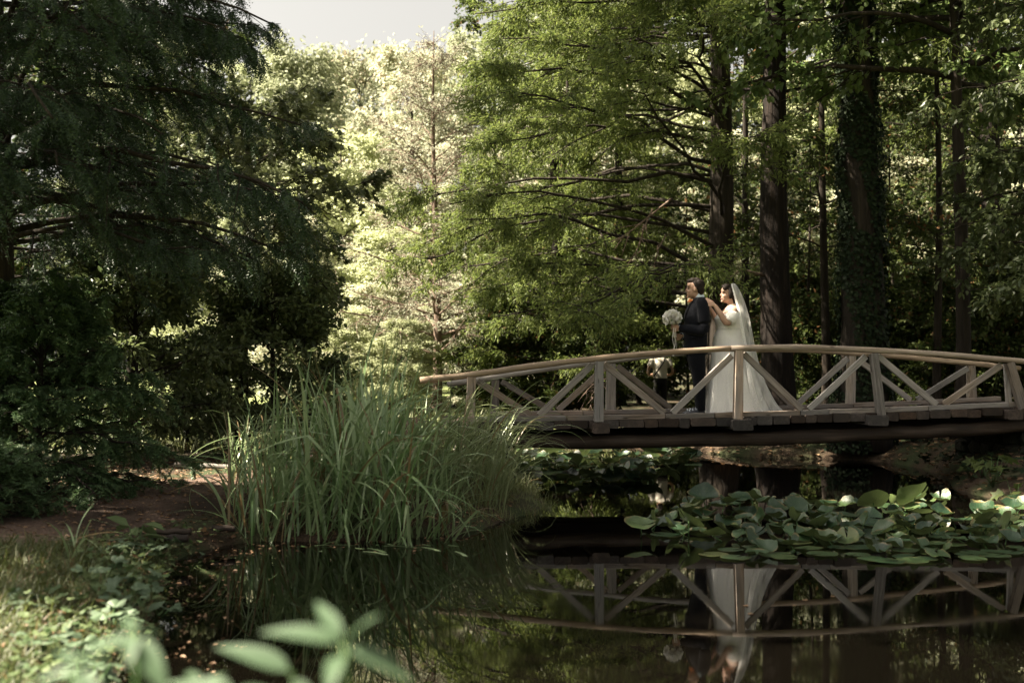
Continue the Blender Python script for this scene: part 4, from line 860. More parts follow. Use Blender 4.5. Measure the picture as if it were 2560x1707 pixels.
# --- understory and far wall of the wood
g = G(38); sk = skeleton(g, 2.6, .05, .1, 2.5, 36, lambda t: 1.5-.6*t, lambda t: .4+.5*t, droop=.2, n_sub=8, sub_len=.45, n_twig=7, twig_len=.35, twig_droop=.15)
SW_, SL_ = wood_of(sk, g, .004).mesh('trunk', B_DARK, True), ml(leaves_on(sk, g, 7, .11, .07, T_DIAMOND), 'crown', LM_WOOD)
for px, d, sc, rz, lab in ((1290, 27, 1.1, 0, 'woodland shrub behind the far left bridge posts'), (1455, 26, .9, 1, 'woodland shrub behind the second bridge post'), (1600, 34, 1.3, 2, 'shrub in front of which the distant person stands'), (1810, 26.5, .6, 3, 'shrub at the foot of the big cypress'), (2055, 25, 1.0, 4, 'shrub between the cypress and ivy trunks'),
    (2290, 23, 1.1, 5, 'shrub right of the ivy covered trunk'), (2410, 21.5, .8, 6, 'shrub behind the right bridge end'), (2560, 22, 1.3, .5, 'shrub at the right frame edge on the far bank'), (1980, 31, 1.4, 1.5, 'far shrub seen between the thick trunks'), (2200, 33, 1.5, 2.5, 'far shrub behind the ivy covered trunk'), (2400, 35, 1.6, 3.5, 'far shrub deep in the wood at the right')):
    plant_tree('woodland_shrub', lab, 'bush', (PX(px, d), d, gz(PX(px, d), d)), SW_, SL_, None, None, rz, (sc, sc, sc), 'woodland shrubs')
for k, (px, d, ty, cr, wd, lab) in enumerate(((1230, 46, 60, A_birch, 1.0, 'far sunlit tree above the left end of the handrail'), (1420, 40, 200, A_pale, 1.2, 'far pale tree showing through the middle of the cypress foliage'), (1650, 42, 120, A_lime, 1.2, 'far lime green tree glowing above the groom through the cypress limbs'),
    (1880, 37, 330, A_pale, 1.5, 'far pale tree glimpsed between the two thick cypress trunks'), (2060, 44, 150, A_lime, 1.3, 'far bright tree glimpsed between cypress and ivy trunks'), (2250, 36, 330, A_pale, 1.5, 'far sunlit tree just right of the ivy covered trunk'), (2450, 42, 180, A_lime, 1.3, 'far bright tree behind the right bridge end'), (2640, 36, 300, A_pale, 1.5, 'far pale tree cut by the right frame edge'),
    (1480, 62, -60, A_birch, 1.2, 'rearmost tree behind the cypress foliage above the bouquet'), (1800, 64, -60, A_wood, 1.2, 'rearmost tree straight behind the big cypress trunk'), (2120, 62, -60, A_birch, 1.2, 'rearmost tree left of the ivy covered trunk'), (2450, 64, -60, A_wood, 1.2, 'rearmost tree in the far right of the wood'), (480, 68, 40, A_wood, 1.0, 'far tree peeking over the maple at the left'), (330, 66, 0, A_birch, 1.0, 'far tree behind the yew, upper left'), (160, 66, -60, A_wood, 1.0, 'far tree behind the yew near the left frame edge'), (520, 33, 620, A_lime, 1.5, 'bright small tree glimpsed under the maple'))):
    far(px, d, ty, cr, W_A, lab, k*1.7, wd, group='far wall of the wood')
# --- tall unseen trees added left of the photographer to shade the bank and the bridge
g = G(41); sk = skeleton(g, 22, .32, 12.5, 21.5, 40, lambda t: 4.4-1.6*t, lambda t: .3, droop=.2, n_sub=10, sub_len=.42, n_twig=6, twig_len=.7, twig_droop=.15)
HW_, HL_ = wood_of(sk, g, .006, with_twigs=False).mesh('trunk', B_DARK, True), ml(leaves_on(sk, g, 12, .2, .13, T_DIAMOND, jitter=.1), 'crown', LM_WOOD)
plant_tree('tree', 'tall high crowned tree added out of view at the left to shade the bridge', 'tree', (-9.4, 15.4, gz(-9.4, 15.4)), HW_, HL_, None, None, .5, 1.0, 'shade trees added out of view')
plant_tree('tree', 'tall tree added out of view at the left, nearest the camera, to shade the yew and bank', 'tree', (-10.4, 8.8, gz(-10.4, 8.8)), W_A, A_wood, None, None, .4, (1.05, 1.05, 1.45), 'shade trees added out of view')
# --- sparse young trees whose dark sprays break up the light between the trunks
g = G(42); sk = skeleton(g, 8.5, .05, 1.3, 8.3, 30, lambda t: 1.7-.7*t, lambda t: .35, droop=.3, n_sub=9, sub_len=.45, n_twig=6, twig_len=.38, twig_droop=.3)
YW_, YL_ = wood_of(sk, g, .004).mesh('trunk', B_DARK, True), ml(leaves_on(sk, g, 5, .10, .06, T_DIAMOND), 'crown', LM_WOOD)
for px, d, sc, rz, lab in ((2020, 27, 1.0, .3, 'sparse young tree between the cypress and ivy trunks'), (2105, 31, 1.1, 1.9, 'sparse young tree just left of the ivy covered trunk'), (2235, 27, 1.0, 3.1, 'sparse young tree close behind the ivy covered trunk on its right'), (2335, 30, 1.1, 4.4, 'sparse young tree deep in the wood behind the right bridge posts'), (2440, 26, 1.0, 5.2, 'sparse young tree above the right end of the bridge'), (2550, 28, 1.1, .8, 'sparse young tree at the right frame edge, in the depth of the wood'), (1868, 31, 1.05, 2.2, 'sparse young tree glimpsed between the two thick cypress trunks'), (1720, 34, 1.0, 4.9, 'sparse young tree behind the couple, left of the big cypress')):
    plant_tree('young_tree', lab, 'tree', (PX(px, d), d, gz(PX(px, d), d)), YW_, YL_, None, None, rz, sc, 'young trees in the wood')
# --- pale dead branches hanging in the cypress, and broken ones behind the couple
def dead(parent, pts, d, r, seed, mat=B_PALE, side=5):
    g = G(seed); p = spline(np.array([P(x*1.0884, y*1.0884, d+dd) for x, y, dd in pts]), 14); mb = MB(); mb.add(*tube(p, np.linspace(r, r*.3, 14), 6)); L = np.linalg.norm(p[-1]-p[0])
    for k in range(side):
        i = int(g.integers(3, 12)); q = p[i]; t_ = nrm(p[min(i+1, 13)]-p[i-1]); dr = nrm(t_+g.normal(0, .7, 3)-UP*.5); l = L*g.uniform(.15, .4); mb.add(*tube(np.array([q, q+dr*l*.5+g.normal(0, .02, 3), q+dr*l-UP*.08*l]), [r*.5, r*.35, r*.15], 5))
    mb.build('dead_branch', mat, parent, True)
for k, (pts, r) in enumerate((([(1545, 455, .6), (1500, 490, 0), (1450, 530, -.2), (1408, 560, -.3)], .022), ([(1500, 480, .3), (1478, 530, 0), (1462, 580, -.1)], .018), ([(1480, 515, .2), (1470, 560, 0), (1440, 612, -.1)], .016), ([(1530, 540, .2), (1512, 575, 0), (1500, 618, 0)], .015), ([(1475, 575, 0), (1440, 600, 0), (1405, 640, 0)], .012),
    ([(1395, 868, 0), (1360, 885, 0), (1325, 925, 0)], .014), ([(1390, 880, 0), (1352, 905, 0), (1335, 940, 0)], .011), ([(1400, 872, 0), (1370, 900, 0), (1350, 945, 0)], .012), ([(1755, 632, .4), (1700, 618, 0), (1650, 605, -.2), (1612, 597, -.3)], .03), ([(1660, 590, 0), (1610, 625, 0), (1570, 668, 0)], .018))):
    dead(cyp, pts, 19.4, r, 300+k)
# ------------------------------------------------------------------ reeds, sedge, grass
def blade_mat(name, a, b, rough=.30, transl=.3, dry=0.0):
    t = NT(name); tc = t.n('TexCoord'); oi = t.n('ObjectInfo'); g = t.n('NewGeometry')
    rnd = t.math('FRACT', t.math('ADD', oi.outputs['Random'], g.outputs['Random Per Island']))
    c = t.ramp(rnd, [(0, a), (1, b)]).outputs[0]
    if dry: c = t.mix(t.math('LESS_THAN', rnd, dry), c, (0.23, 0.15, 0.075))
    no = t.n('TexNoise', Vector=t.n('Mapping', Vector=tc.outputs['Object'], Scale=(60, 60, 3)), Scale=1.0, Detail=2.0)
    c = t.mix(t.math('MULTIPLY', no.outputs[0], .35), c, tuple(x*.5 for x in a))
    p = t.n('BsdfPrincipled', Base_Color=c, Roughness=rough, Specular_IOR_Level=.6)
    return t.end(t.n('MixShader', Fac=transl, _1=p, _2=t.n('BsdfTranslucent', Color=c)))
M_REED = blade_mat('reed_blade', (0.10, 0.19, 0.055), (0.36, 0.45, 0.24), dry=.08)
M_SEDGE = blade_mat('sedge_blade', (0.16, 0.21, 0.09), (0.32, 0.36, 0.19), transl=.35, dry=.03)
M_GRASS = blade_mat('grass_blade', (0.06, 0.085, 0.02), (0.145, 0.16, 0.052), rough=.5, transl=.4, dry=.06)
M_TUFT = blade_mat('tuft_blade', (0.13, 0.16, 0.05), (0.27, 0.29, 0.13), rough=.5, transl=.4, dry=.05)
def blades(n, g, L, W, lean, bend, az=None, tip=1.0, seg=9, fold=.35, base=None, kink=0.0):
    """n ribbon blades at once -> V (n, seg+1, 3, 3) ; each bends over away from its root"""
    L = g.uniform(*L, n); W = g.uniform(*W, n); a = g.uniform(0, 2*np.pi, n) if az is None else g.normal(az[0], az[1], n)
    th0 = np.abs(g.normal(lean[0], lean[1], n)); bd = np.abs(g.normal(bend[0], bend[1], n)); s = np.linspace(0, 1, seg+1)
    th = th0[:, None]+bd[:, None]*s[None]**2.2
    if kink: th = th+np.where(g.random(n) < kink, g.uniform(.8, 1.9, n), 0)[:, None]*(s[None] > g.uniform(.45, .85, n)[:, None])
    ds = L[:, None]/seg; hor = np.cumsum(np.sin(th)*ds, 1)-np.sin(th[:, :1])*ds; ver = np.cumsum(np.cos(th)*ds, 1)-np.cos(th[:, :1])*ds
    d = np.stack([np.cos(a), np.sin(a)], -1); tw = g.uniform(-.6, .6, n)[:, None]*s[None]*1.4
    c = np.stack([hor*d[:, None, 0], hor*d[:, None, 1], ver], -1)
    side = np.stack([-d[:, 1], d[:, 0], 0*a], -1)[:, None]*np.cos(tw)[..., None]+np.stack([-np.cos(th)*d[:, None, 0], -np.cos(th)*d[:, None, 1], np.sin(th)], -1)*np.sin(tw)[..., None]
    nor = np.stack([-np.cos(th)*d[:, None, 0], -np.cos(th)*d[:, None, 1], np.sin(th)], -1)
    w = W[:, None]*np.clip(1.0-s[None]**(3.0*tip), .02, 1)*(.75+.25*np.sin(np.minimum(s*4, 1)*1.57))[None]/2
    V = np.stack([c+side*w[..., None], c-nor*w[..., None]*fold, c-side*w[..., None]], 2)
    if base is not None: V = V+np.asarray(base)[:, None, None]
    return V
def blade_faces(n, seg):
    i = np.arange(seg)[:, None]*3+np.array([0, 1])[None]; q = np.stack([i, i+1, i+4, i+3], -1).reshape(-1, 4)
    return (q[None]+(np.arange(n)*(seg+1)*3)[:, None, None]).reshape(-1, 4)
def blade_mesh(name, V, mat): n, s1 = V.shape[:2]; return new_mesh(name, V.reshape(-1, 3), blade_faces(n, s1-1), mat, True)
g = G(51)
reed = empty('reed_bed', (-1.6, 10.8, 0)); tag(reed, 'tall clump of green reeds with strap leaves at the water edge', 'reeds')
def reed_spots(n):
    out = []
    while len(out) < n:
        px = 575+560*g.random()**1.1; k = g.random(); d = 9.75+3.0*k**1.3+max(0, (px-1000))/190*.5
        x = PX(px, d); out.append((x, d))
    return np.array(out)
def reed_root(xy): return np.stack([xy[:, 0], xy[:, 1], np.maximum(hgt(xy[:, 0], xy[:, 1]), -.12)-.02], -1)
def rh(p):
    q = p[..., 0]/p[..., 1]*FPX+1280; return np.interp(q, [560, 640, 760, 900, 980, 1050, 1120, 1200], [.62, .76, .98, 1.25, 1.18, .86, .55, .40])
kinds = []
for k in range(24):
    mode = k % 4
    V = blades(1, g, ((1.15, 1.62), (1.1, 1.5), (1.0, 1.4), (.9, 1.35))[mode], (.028, .046), ((.10, .06), (.15, .08), (.28, .12), (.6, .2))[mode], ((.35, .25), (1.0, .5), (1.7, .5), (1.5, .5))[mode], az=(0, .01), seg=12, kink=.35)
    kinds.append(blade_mesh('blade', V, M_REED))
sp = reed_spots(225); rt = reed_root(sp)
for q, p in enumerate(rt):
    m = int(g.choice(4, p=[.30, .28, .30, .12])); k = m+4*int(g.integers(6)); front = p[1] < 10.5
    a = g.uniform(0, 6.28) if m < 2 else g.normal(-.35, 1.1)
    s = g.uniform(.78, 1.1)*rh(p)
    obj_of('blade', kinds[k], reed, Matrix.Translation(Vector(p)) @ Matrix.Rotation(a, 4, 'Z') @ Matrix.Diagonal((s, s, s*g.uniform(.93, 1.07), 1)))
def scaled(V, rt): return (V*rh(rt)[:, None, None, None])+rt[:, None, None]
rt = reed_root(reed_spots(300)); V1 = scaled(blades(300, g, (.9, 1.5), (.012, .028), (.16, .12), (.8, .6), kink=.2), rt)
rt = reed_root(reed_spots(220)); V2 = scaled(blades(220, g, (.8, 1.35), (.016, .030), (.5, .25), (1.4, .5), az=(-.3, .9), kink=.1), rt)
tag(obj_of('blades', blade_mesh('blades', np.concatenate([V1, V2]), M_REED), reed), kind='stuff')
for q in range(46):
    px = g.uniform(560, 1120); d = g.uniform(9.6, 10.2); p = reed_root(np.array([[PX(px, d), d]]))[0]; left = px < 640
    obj_of('blade', kinds[(2 if q % 3 else 3)+4*int(g.integers(6))], reed, Matrix.Translation(Vector(p)) @ Matrix.Rotation(g.normal(3.3 if left else -.5, .6), 4, 'Z') @ Matrix.Diagonal((.85, .85, g.uniform(.5, .85), 1)))
# fallen reed leaves lying on the water in front of the clump
for k in range(26):
    px = g.uniform(700, 1230); d = g.uniform(8.9, 10.0); x = PX(px, d)
    obj_of('blade', kinds[3+4*int(g.integers(6))], reed, Matrix.Translation((x-.3, d+.3, .006)) @ Matrix.Rotation(g.normal(-.5, .4), 4, 'Z') @ Matrix.Rotation(R(62), 4, 'Y') @ Matrix.Diagonal((.8, .8, .75, 1)))
# arching sedge at the bridge end
sedge = empty('sedge_clump', (-.2, 12.2, .15)); tag(sedge, 'pale arching sedge spilling over the bank in front of the left bridge post', 'sedge')
def sedge_root(n):
    x = g.uniform(-1.2, -.05, n); y = g.uniform(11.2, 13.2, n)+.25*x; return np.stack([x, y, np.maximum(hgt(x, y), 0)], -1)
r_ = sedge_root(230)
SK = [blade_mesh('blade', blades(1, g, (1.15, 1.65), (.013, .022), (.38, .15), (1.8, .35), az=(0, .01), seg=13), M_SEDGE) for _ in range(14)]
for p in r_: obj_of('blade', SK[int(g.integers(14))], sedge, Matrix.Translation(Vector(p)) @ Matrix.Rotation(g.normal(-.55, .8), 4, 'Z') @ Matrix.Scale(g.uniform(.65, 1.0), 4))
V = blades(240, g, (.6, 1.15), (.009, .015), (.4, .2), (1.6, .5), az=(-.4, 1.1), base=sedge_root(240)); tag(obj_of('blades', blade_mesh('blades', V, M_SEDGE), sedge), kind='stuff')
# short grass on the tip of the bank
n = 12000; x = g.uniform(-1.0, .55, n); y = g.uniform(10.3, 14.6, n); cl = np.sin(x*9+y*4)*np.sin(y*7-x*3)+.5*np.sin(x*17-y*11); ok = (shore_sd(x, y) > -.08) & (x > -.55+.35*np.sin(y*2)) & (g.random(n) < np.clip(.45+.6*cl, .08, 1)); x, y = x[ok], y[ok]; n = len(x)
cl = (np.sin(x*9+y*4)*np.sin(y*7-x*3)+.5*np.sin(x*17-y*11)); V = blades(n, g, (.07, .26), (.004, .008), (.45, .3), (.9, .5), seg=4)*np.clip(.75+.45*cl, .3, 1.3)[:, None, None, None]+np.stack([x, y, hgt(x, y)-.01], -1)[:, None, None]
tag(obj_of('grass_tuft', blade_mesh('grass_tuft', V, M_TUFT)), 'sunlit short grass on the tip of the bank beside the sedge', 'grass', kind='stuff')
# lawn of the near bank, lower left
n = 29000; x = g.uniform(-4.6, -1.5, n); y = g.uniform(4.2, 8.9, n); sd_ = shore_sd(x, y); keep = (sd_ > .02) & (path_d(x, y) > .85+.25*wob(x*2, y*2)) & (g.random(n) < np.clip(.35+.9*sd_, 0, 1)); x, y = x[keep], y[keep]; n = len(x)
V = blades(n, g, (.05, .20), (.004, .008), (.5, .3), (.8, .5), seg=3, base=np.stack([x, y, hgt(x, y)-.006], -1))
tag(obj_of('grass', blade_mesh('grass', V, M_GRASS)), 'short uneven grass on the near bank, lower left', 'grass', kind='stuff')
# far lawn strips seen between the posts
n = 8500; x = g.uniform(-8, 2.5, n); y = g.uniform(16, 27, n); k_ = shore_sd(x, y) > .1; x, y = x[k_], y[k_]
V = blades(len(x), g, (.15, .4), (.016, .028), (.4, .25), (.8, .5), seg=2, base=np.stack([x, y, hgt(x, y)-.01], -1))
tag(obj_of('meadow_grass', blade_mesh('meadow_grass', V, M_TUFT)), 'sunlit grass behind the left bridge end', 'grass', kind='stuff')

# ------------------------------------------------------------------ low plants of the bank
def lobed(n_lobe=3, cut=.45, m=8):
    """a buttercup-like leaf blade: lobed outline as a fan"""
    pts = [(0, 0, 0)]
    th = np.linspace(-2.4, 2.4, n_lobe*m+1)
    for a in th:
        r = .55+.45*abs(math.cos(a*n_lobe/1.6))**.6-.05*math.cos(a*17); pts.append((r*math.cos(a)*.5+.25, r*math.sin(a)*.55, .05*math.cos(a*4)))
    V = np.array(pts); k = len(V); return V, [np.array([(0, q, q+1) for q in range(1, k-1)])]
T_LOBED = lobed(3, .45, 4)
LM_COVER = leaf_mat('ground_cover_leaf', (0.05, 0.085, 0.032), (0.115, 0.15, 0.062), .28, .6, .2, brown=.03)
LM_BUTTER = leaf_mat('buttercup_leaf', (0.05, 0.085, 0.045), (0.10, 0.14, 0.08), .22, .55, .3)
n = 5200; x = g.uniform(-3.7, -1.3, n); y = g.uniform(4.3, 9.6, n); sd_ = shore_sd(x, y); w_ = np.exp(-((sd_-.18)/.26)**2)+.05; keep = (sd_ > -.03) & (g.random(n) < w_) & (path_d(x, y) > .75); x, y, sd_ = x[keep], y[keep], sd_[keep]; n = len(x)
h_ = g.uniform(.02, .13, n); p = np.stack([x, y, hgt(x, y)+h_], -1); s = g.uniform(.6, 1.3, n)
a = g.uniform(0, 6.28, n); D = np.stack([np.cos(a), np.sin(a), g.normal(-.1, .25, n)], -1); N = UP+g.normal(0, .35, (n, 3))
mb = MB(); mb.add(*leaf_cloud(p, D, N, .052*s, .052*s, T_LOBED)); tag(obj_of('ground_cover', mb.mesh('ground_cover', LM_COVER)), 'creeping leafy ground cover along the near bank', 'ground cover', kind='stuff')
butter = [ml(leaf_cloud(np.zeros((1, 3)), np.array([[1.0, 0, 0]]), np.array([[0, 0, 1.0]]), .10, .11, lobed(3, .4, 6)), 'leaf', LM_BUTTER), ml(leaf_cloud(np.zeros((1, 3)), np.array([[1.0, 0, 0]]), np.array([[0, 0, 1.0]]), .085, .10, lobed(5, .4, 5)), 'leaf', LM_BUTTER)]
stalk = new_mesh('stalk', *tube([(0, 0, 0), (.01, 0, .5), (0, 0, 1)], .0022, 5), M_STEM, True)
def low_plant(px, py, z, nl, h, label, sz=1.0, ms=butter, rad=.10):
    d = (CAM_H-z)*FPX/(py-925); x = PX(px, d); z0 = gz(x, d); e = empty('leafy_plant', (x, d, z0)); tag(e, label, 'plant', 'low plants on the bank')
    for k in range(nl):
        a = k*2.4+g.uniform(0, .8); r = rad*g.uniform(.3, 1.1); hh = h*g.uniform(.55, 1.15); tip = np.array((x+r*math.cos(a), d+r*math.sin(a), z0+hh))
        M = axes((x, d, z0), tip, (1, 0.01, 0)); L = float(np.linalg.norm(tip-np.array((x, d, z0))))
        lf = obj_of('leaf', ms[k % len(ms)], e, Matrix.Translation(Vector(tip)) @ Matrix.Rotation(a, 4, 'Z') @ Matrix.Rotation(g.normal(.15, .25), 4, 'Y') @ Matrix.Rotation(g.normal(0, .3), 4, 'X') @ Matrix.Scale(sz*g.uniform(.75, 1.2), 4))
        obj_of('stalk', stalk, lf, Matrix.Translation((x, d, z0)) @ (Vector(tip)-Vector((x, d, z0))).to_track_quat('Z', 'Y').to_matrix().to_4x4() @ Matrix.Diagonal((1, 1, L, 1)))
for args in ((258, 1445, .2, 9, .16, 'grey green lobed plant at the water edge below the two small logs'), (318, 1505, .15, 10, .17, 'grey green lobed plant hanging over the water, middle of the bank'), (360, 1478, .1, 7, .14, 'small lobed plant closest to the dark water'), (300, 1560, .15, 9, .18, 'lobed plant just above the blurred foreground leaves'), (200, 1585, .25, 8, .14, 'pale green lobed plant in the grass, lower left'), (225, 1640, .25, 9, .15, 'yellowish green plant in the bottom left grass'), (365, 1395, .12, 9, .13, 'round leaved plant right under the small logs'), (300, 1370, .22, 9, .12, 'leafy plant left of the small logs'), (410, 1310, .27, 7, .10, 'small plant on the path edge above the logs'), (525, 1300, .25, 7, .10, 'small plant at the foot of the reeds'), (120, 1560, .28, 6, .10, 'small clover like plant amid the grass at the left'), (60, 1480, .3, 6, .09, 'small plant at the far left in the grass'), (395, 1530, .02, 6, .12, 'lobed plant leaning over the water, lowest on the bank')):
    low_plant(*args)
n = 3200; x = g.uniform(5.2, 9.0, n); y = g.uniform(12.0, 19.5, n); sd_ = shore_sd(x, y); keep = (sd_ > .03) & (g.random(n) < .35+.5*np.sin(x*3+y*2)); x, y = x[keep], y[keep]; n = len(x)
p = np.stack([x, y, hgt(x, y)+g.uniform(.02, .22, n)], -1); a = g.uniform(0, 6.28, n); s = g.uniform(.6, 1.4, n)
tag(obj_of('ivy_cover', ml(leaf_cloud(p, np.stack([np.cos(a), np.sin(a), g.normal(-.2, .3, n)], -1), UP+g.normal(0, .4, (n, 3)), .10*s, .09*s, T_MAPLE), 'ivy_cover', LM_IVY)), 'dark ivy creeping over the right bank under the bridge end', 'ground cover', kind='stuff')
# hosta-like broad leaf plant and a grass stalk by the logs
broad = [ml(leaf_cloud(np.zeros((1, 3)), np.array([[1.0, 0, -.1]]), np.array([[0, 0, 1.0]]), .16, .09, T_OVAL), 'leaf', LM_COVER)]
low_plant(342, 1345, .22, 6, .2, 'broad leaved upright plant beside the small logs', 1.0, broad, .07)
e = empty('iris_plant', (PX(190, 7.6), 7.6, gz(PX(190, 7.6), 7.6))); tag(e, 'lone tuft of iris blades standing in the near grass', 'plant')
for k in range(7): obj_of('blade', kinds[(k % 3)+4*(k % 5)], e, Matrix.Translation((PX(190, 7.6)+g.normal(0, .015), 7.6+g.normal(0, .015), gz(PX(190, 7.6), 7.6))) @ Matrix.Rotation(k*1.1, 4, 'Z') @ Matrix.Diagonal((.5, .5, .28, 1)))
# plant on the right bank
maple5 = [ml(leaf_cloud(np.zeros((1, 3)), np.array([[1.0, 0, -.15]]), np.array([[0, 0, 1.0]]), .15, .15, T_MAPLE), 'leaf', LM_WOOD)]
for px, py, z, nl, h, lab in ((2478, 1216, .1, 16, .34, 'leafy sapling over the water at the right frame edge'), (2452, 1205, .1, 12, .2, 'low leafy plant left of the sapling at the right bank'), (2548, 1214, .2, 16, .4, 'leafy plant at the very right under the bridge end')):
    low_plant(px, py, z, nl, h, lab, .95, maple5, .20)

# ------------------------------------------------------------------ logs, fallen leaves, litter
def small_log(px0, py0, px1, py1, d, r, label, mat=M_LOGW):
    a = P(px0, py0, d); b_ = P(px1, py1, d); M = axes(a, b_); L = float(np.linalg.norm(b_-a)); n = 9
    pts = np.stack([np.linspace(0, L, n), .006*np.sin(np.arange(n)), .005*np.cos(np.arange(n)*1.3)], -1); V, F = tube(pts, r*(1+.04*np.sin(np.arange(n)*2.1)), 14); V = V+G(int(px0)).normal(0, r*.03, V.shape)
    e = empty('small_log', a); tag(e, label, 'log'); mobj('bark', V, [F[0]], mat, e, True, M)
    for end, sx in ((0, -1), (L, 1)):
        V2, F2 = tube([(end-.004*sx, 0, 0), (end+.003*sx, .001, 0)], [r*.99, r*.93], 14); mobj('cut_end', V2, F2, M_PLANKW, e, False, M)
small_log(395, 1327, 480, 1326, 9.0, .024, 'upper of two small round logs sticking out of the bank')
small_log(392, 1344, 474, 1343, 8.9, .030, 'lower of two small round logs sticking out of the bank')
small_log(535, 1318, 590, 1319, 9.6, .026, 'short dark log at the foot of the reeds')
small_log(440, 1163, 585, 1168, 13.6, .04, 'pale fallen log lying across the far end of the path', M_POSTW)
LM_DRY = leaf_mat('dry_leaf', (0.12, 0.065, 0.032), (0.30, 0.19, 0.11), .15, .6, .25)
LM_DRYP = leaf_mat('pale_dry_leaf', (0.40, 0.29, 0.19), (0.48, 0.36, 0.25), .15, .6, .25)
def litter(n, xr, yr, cond, size, zoff, mat, name, label):
    x = g.uniform(*xr, n); y = g.uniform(*yr, n); k = cond(x, y); x, y = x[k], y[k]; n = len(x); a = g.uniform(0, 6.28, n)
    z = np.maximum(hgt(x, y), .001)+zoff; s = g.uniform(*size, n)
    o = obj_of(name, ml(leaf_cloud(np.stack([x, y, z], -1), np.stack([np.cos(a), np.sin(a), g.normal(0, .12, n)], -1), UP+g.normal(0, .25, (n, 3)), s, s*.6, T_OVAL), name, mat)); tag(o, label, 'leaf litter', kind='stuff')
litter(13000, (-6, 0), (5.5, 15.5), lambda x, y: (shore_sd(x, y) > .02) & (g.random(len(x)) < np.where(path_d(x, y) < .6, .5, 1)), (.02, .06), .006, LM_DRY, 'leaf_litter', 'small dry leaves scattered over the path and near bank')
litter(7000, (1.5, 9.5), (12.5, 26), lambda x, y: shore_sd(x, y) > .0, (.04, .11), .01, LM_DRY, 'leaf_litter', 'dry leaves on the far bank under the bridge')
litter(1500, (-2.7, -.2), (5.5, 10.6), lambda x, y: (shore_sd(x, y) < .03) & (shore_sd(x, y) > -.55-.2*wob(x*3, y*3)), (.012, .04), .004, LM_DRY, 'floating_litter', 'bits of leaf and debris floating along the muddy near shore')
OAK = [ml(leaf_cloud(np.zeros((1, 3)), np.array([[1.0, 0, 0]]), np.array([[0, 0, 1.0]]), .12, .085, lobed(7, .3, 4)), 'fallen_leaf', LM_DRYP)]
FLOATM = OAK[0].copy(); FLOATM.materials[0] = LM_DRY
for px, py, lab in ((20, 1660, 'large pale oak leaf in the bottom left corner'), (62, 1690, 'tan curled oak leaf at the bottom edge'), (100, 1635, 'upright pale oak leaf left of the blurred plant'), (168, 1298, 'pale fallen leaf lying on the path'), (32, 1352, 'pale fallen leaf on the path at the left frame edge'), (195, 1562, 'small tan leaf in the grass')):
    d = (CAM_H-.28)*FPX/(py-925); x = PX(px, d); z0 = gz(x, d)
    o = obj_of('fallen_leaf', OAK[0], None, Matrix.Translation((x, d, z0+.03)) @ Matrix.Rotation(px*.7, 4, 'Z') @ Matrix.Rotation(.4, 4, 'X') @ Matrix.Scale(.8 if py > 1500 else 1.0, 4)); tag(o, lab, 'leaf', 'pale fallen leaves')
for k in range(6):
    px, py = g.uniform(1500, 2100), g.uniform(1440, 1560); d = CAM_H*FPX/(py-925)
    o = obj_of('floating_leaf', OAK[0], None, Matrix.Translation((PX(px, d), d, .004)) @ Matrix.Rotation(k, 4, 'Z') @ Matrix.Scale(g.uniform(.2, .45), 4)); o.data = FLOATM; tag(o, 'small dry leaf floating on the dark water', 'leaf', 'dry leaves adrift on the pond')

# ------------------------------------------------------------------ water lilies
def lily_mat():
    t = NT('lily_leaf'); tc = t.n('TexCoord'); oi = t.n('ObjectInfo'); ge = t.n('NewGeometry')
    sep = t.n('SeparateXYZ', Vector=tc.outputs['Object']); ang = t.math('ARCTAN2', sep.outputs[1], sep.outputs[0])
    vein = t.math('ABSOLUTE', t.math('SINE', t.math('MULTIPLY', ang, 13.0))); vn = t.ramp(vein, [(0.0, (1, 1, 1)), (0.13, (0, 0, 0))]).outputs[0]
    no = t.n('TexNoise', Vector=tc.outputs['Object'], Scale=9.0, Detail=4.0)
    top = t.ramp(oi.outputs['Random'], [(0, (0.009, 0.026, 0.012)), (.35, (0.017, 0.042, 0.018)), (.7, (0.030, 0.060, 0.024)), (.9, (0.055, 0.085, 0.030)), (1, (0.10, 0.115, 0.04))]).outputs[0]
    top = t.mix(t.ramp(no.outputs[0], [(0.55, (0, 0, 0)), (0.75, (.7, .7, .7))]).outputs[0], top, (0.085, 0.11, 0.045)); top = t.mix(t.math('MULTIPLY', vn, .35), top, (0.09, 0.13, 0.06))
    und = t.mix(t.math('MULTIPLY', vn, .5), (0.085, 0.115, 0.04), (0.14, 0.165, 0.07))
    rad = t.math('SQRT', t.math('ADD', t.math('MULTIPLY', sep.outputs[0], sep.outputs[0]), t.math('MULTIPLY', sep.outputs[1], sep.outputs[1])))
    rim = t.ramp(t.math('ADD', rad, t.math('MULTIPLY', t.math('SUBTRACT', no.outputs[0], .5), t.math('MULTIPLY', oi.outputs['Random'], .7))), [(.9, (0, 0, 0)), (1.02, (1, 1, 1))]).outputs[0]
    top = t.mix(t.math('MULTIPLY', rim, .8), top, (0.16, 0.11, 0.045))
    c = t.mix(ge.outputs['Backfacing'], top, und)
    bp = t.n('Bump', Strength=.25, Distance=.01, Height=t.math('ADD', vn, no.outputs[0]))
    p = t.n('BsdfPrincipled', Base_Color=c, Roughness=.36, Specular_IOR_Level=.42, Normal=bp)
    return t.end(t.n('MixShader', Fac=.14, _1=p, _2=t.n('BsdfTranslucent', Color=und)))
M_LILY = lily_mat()
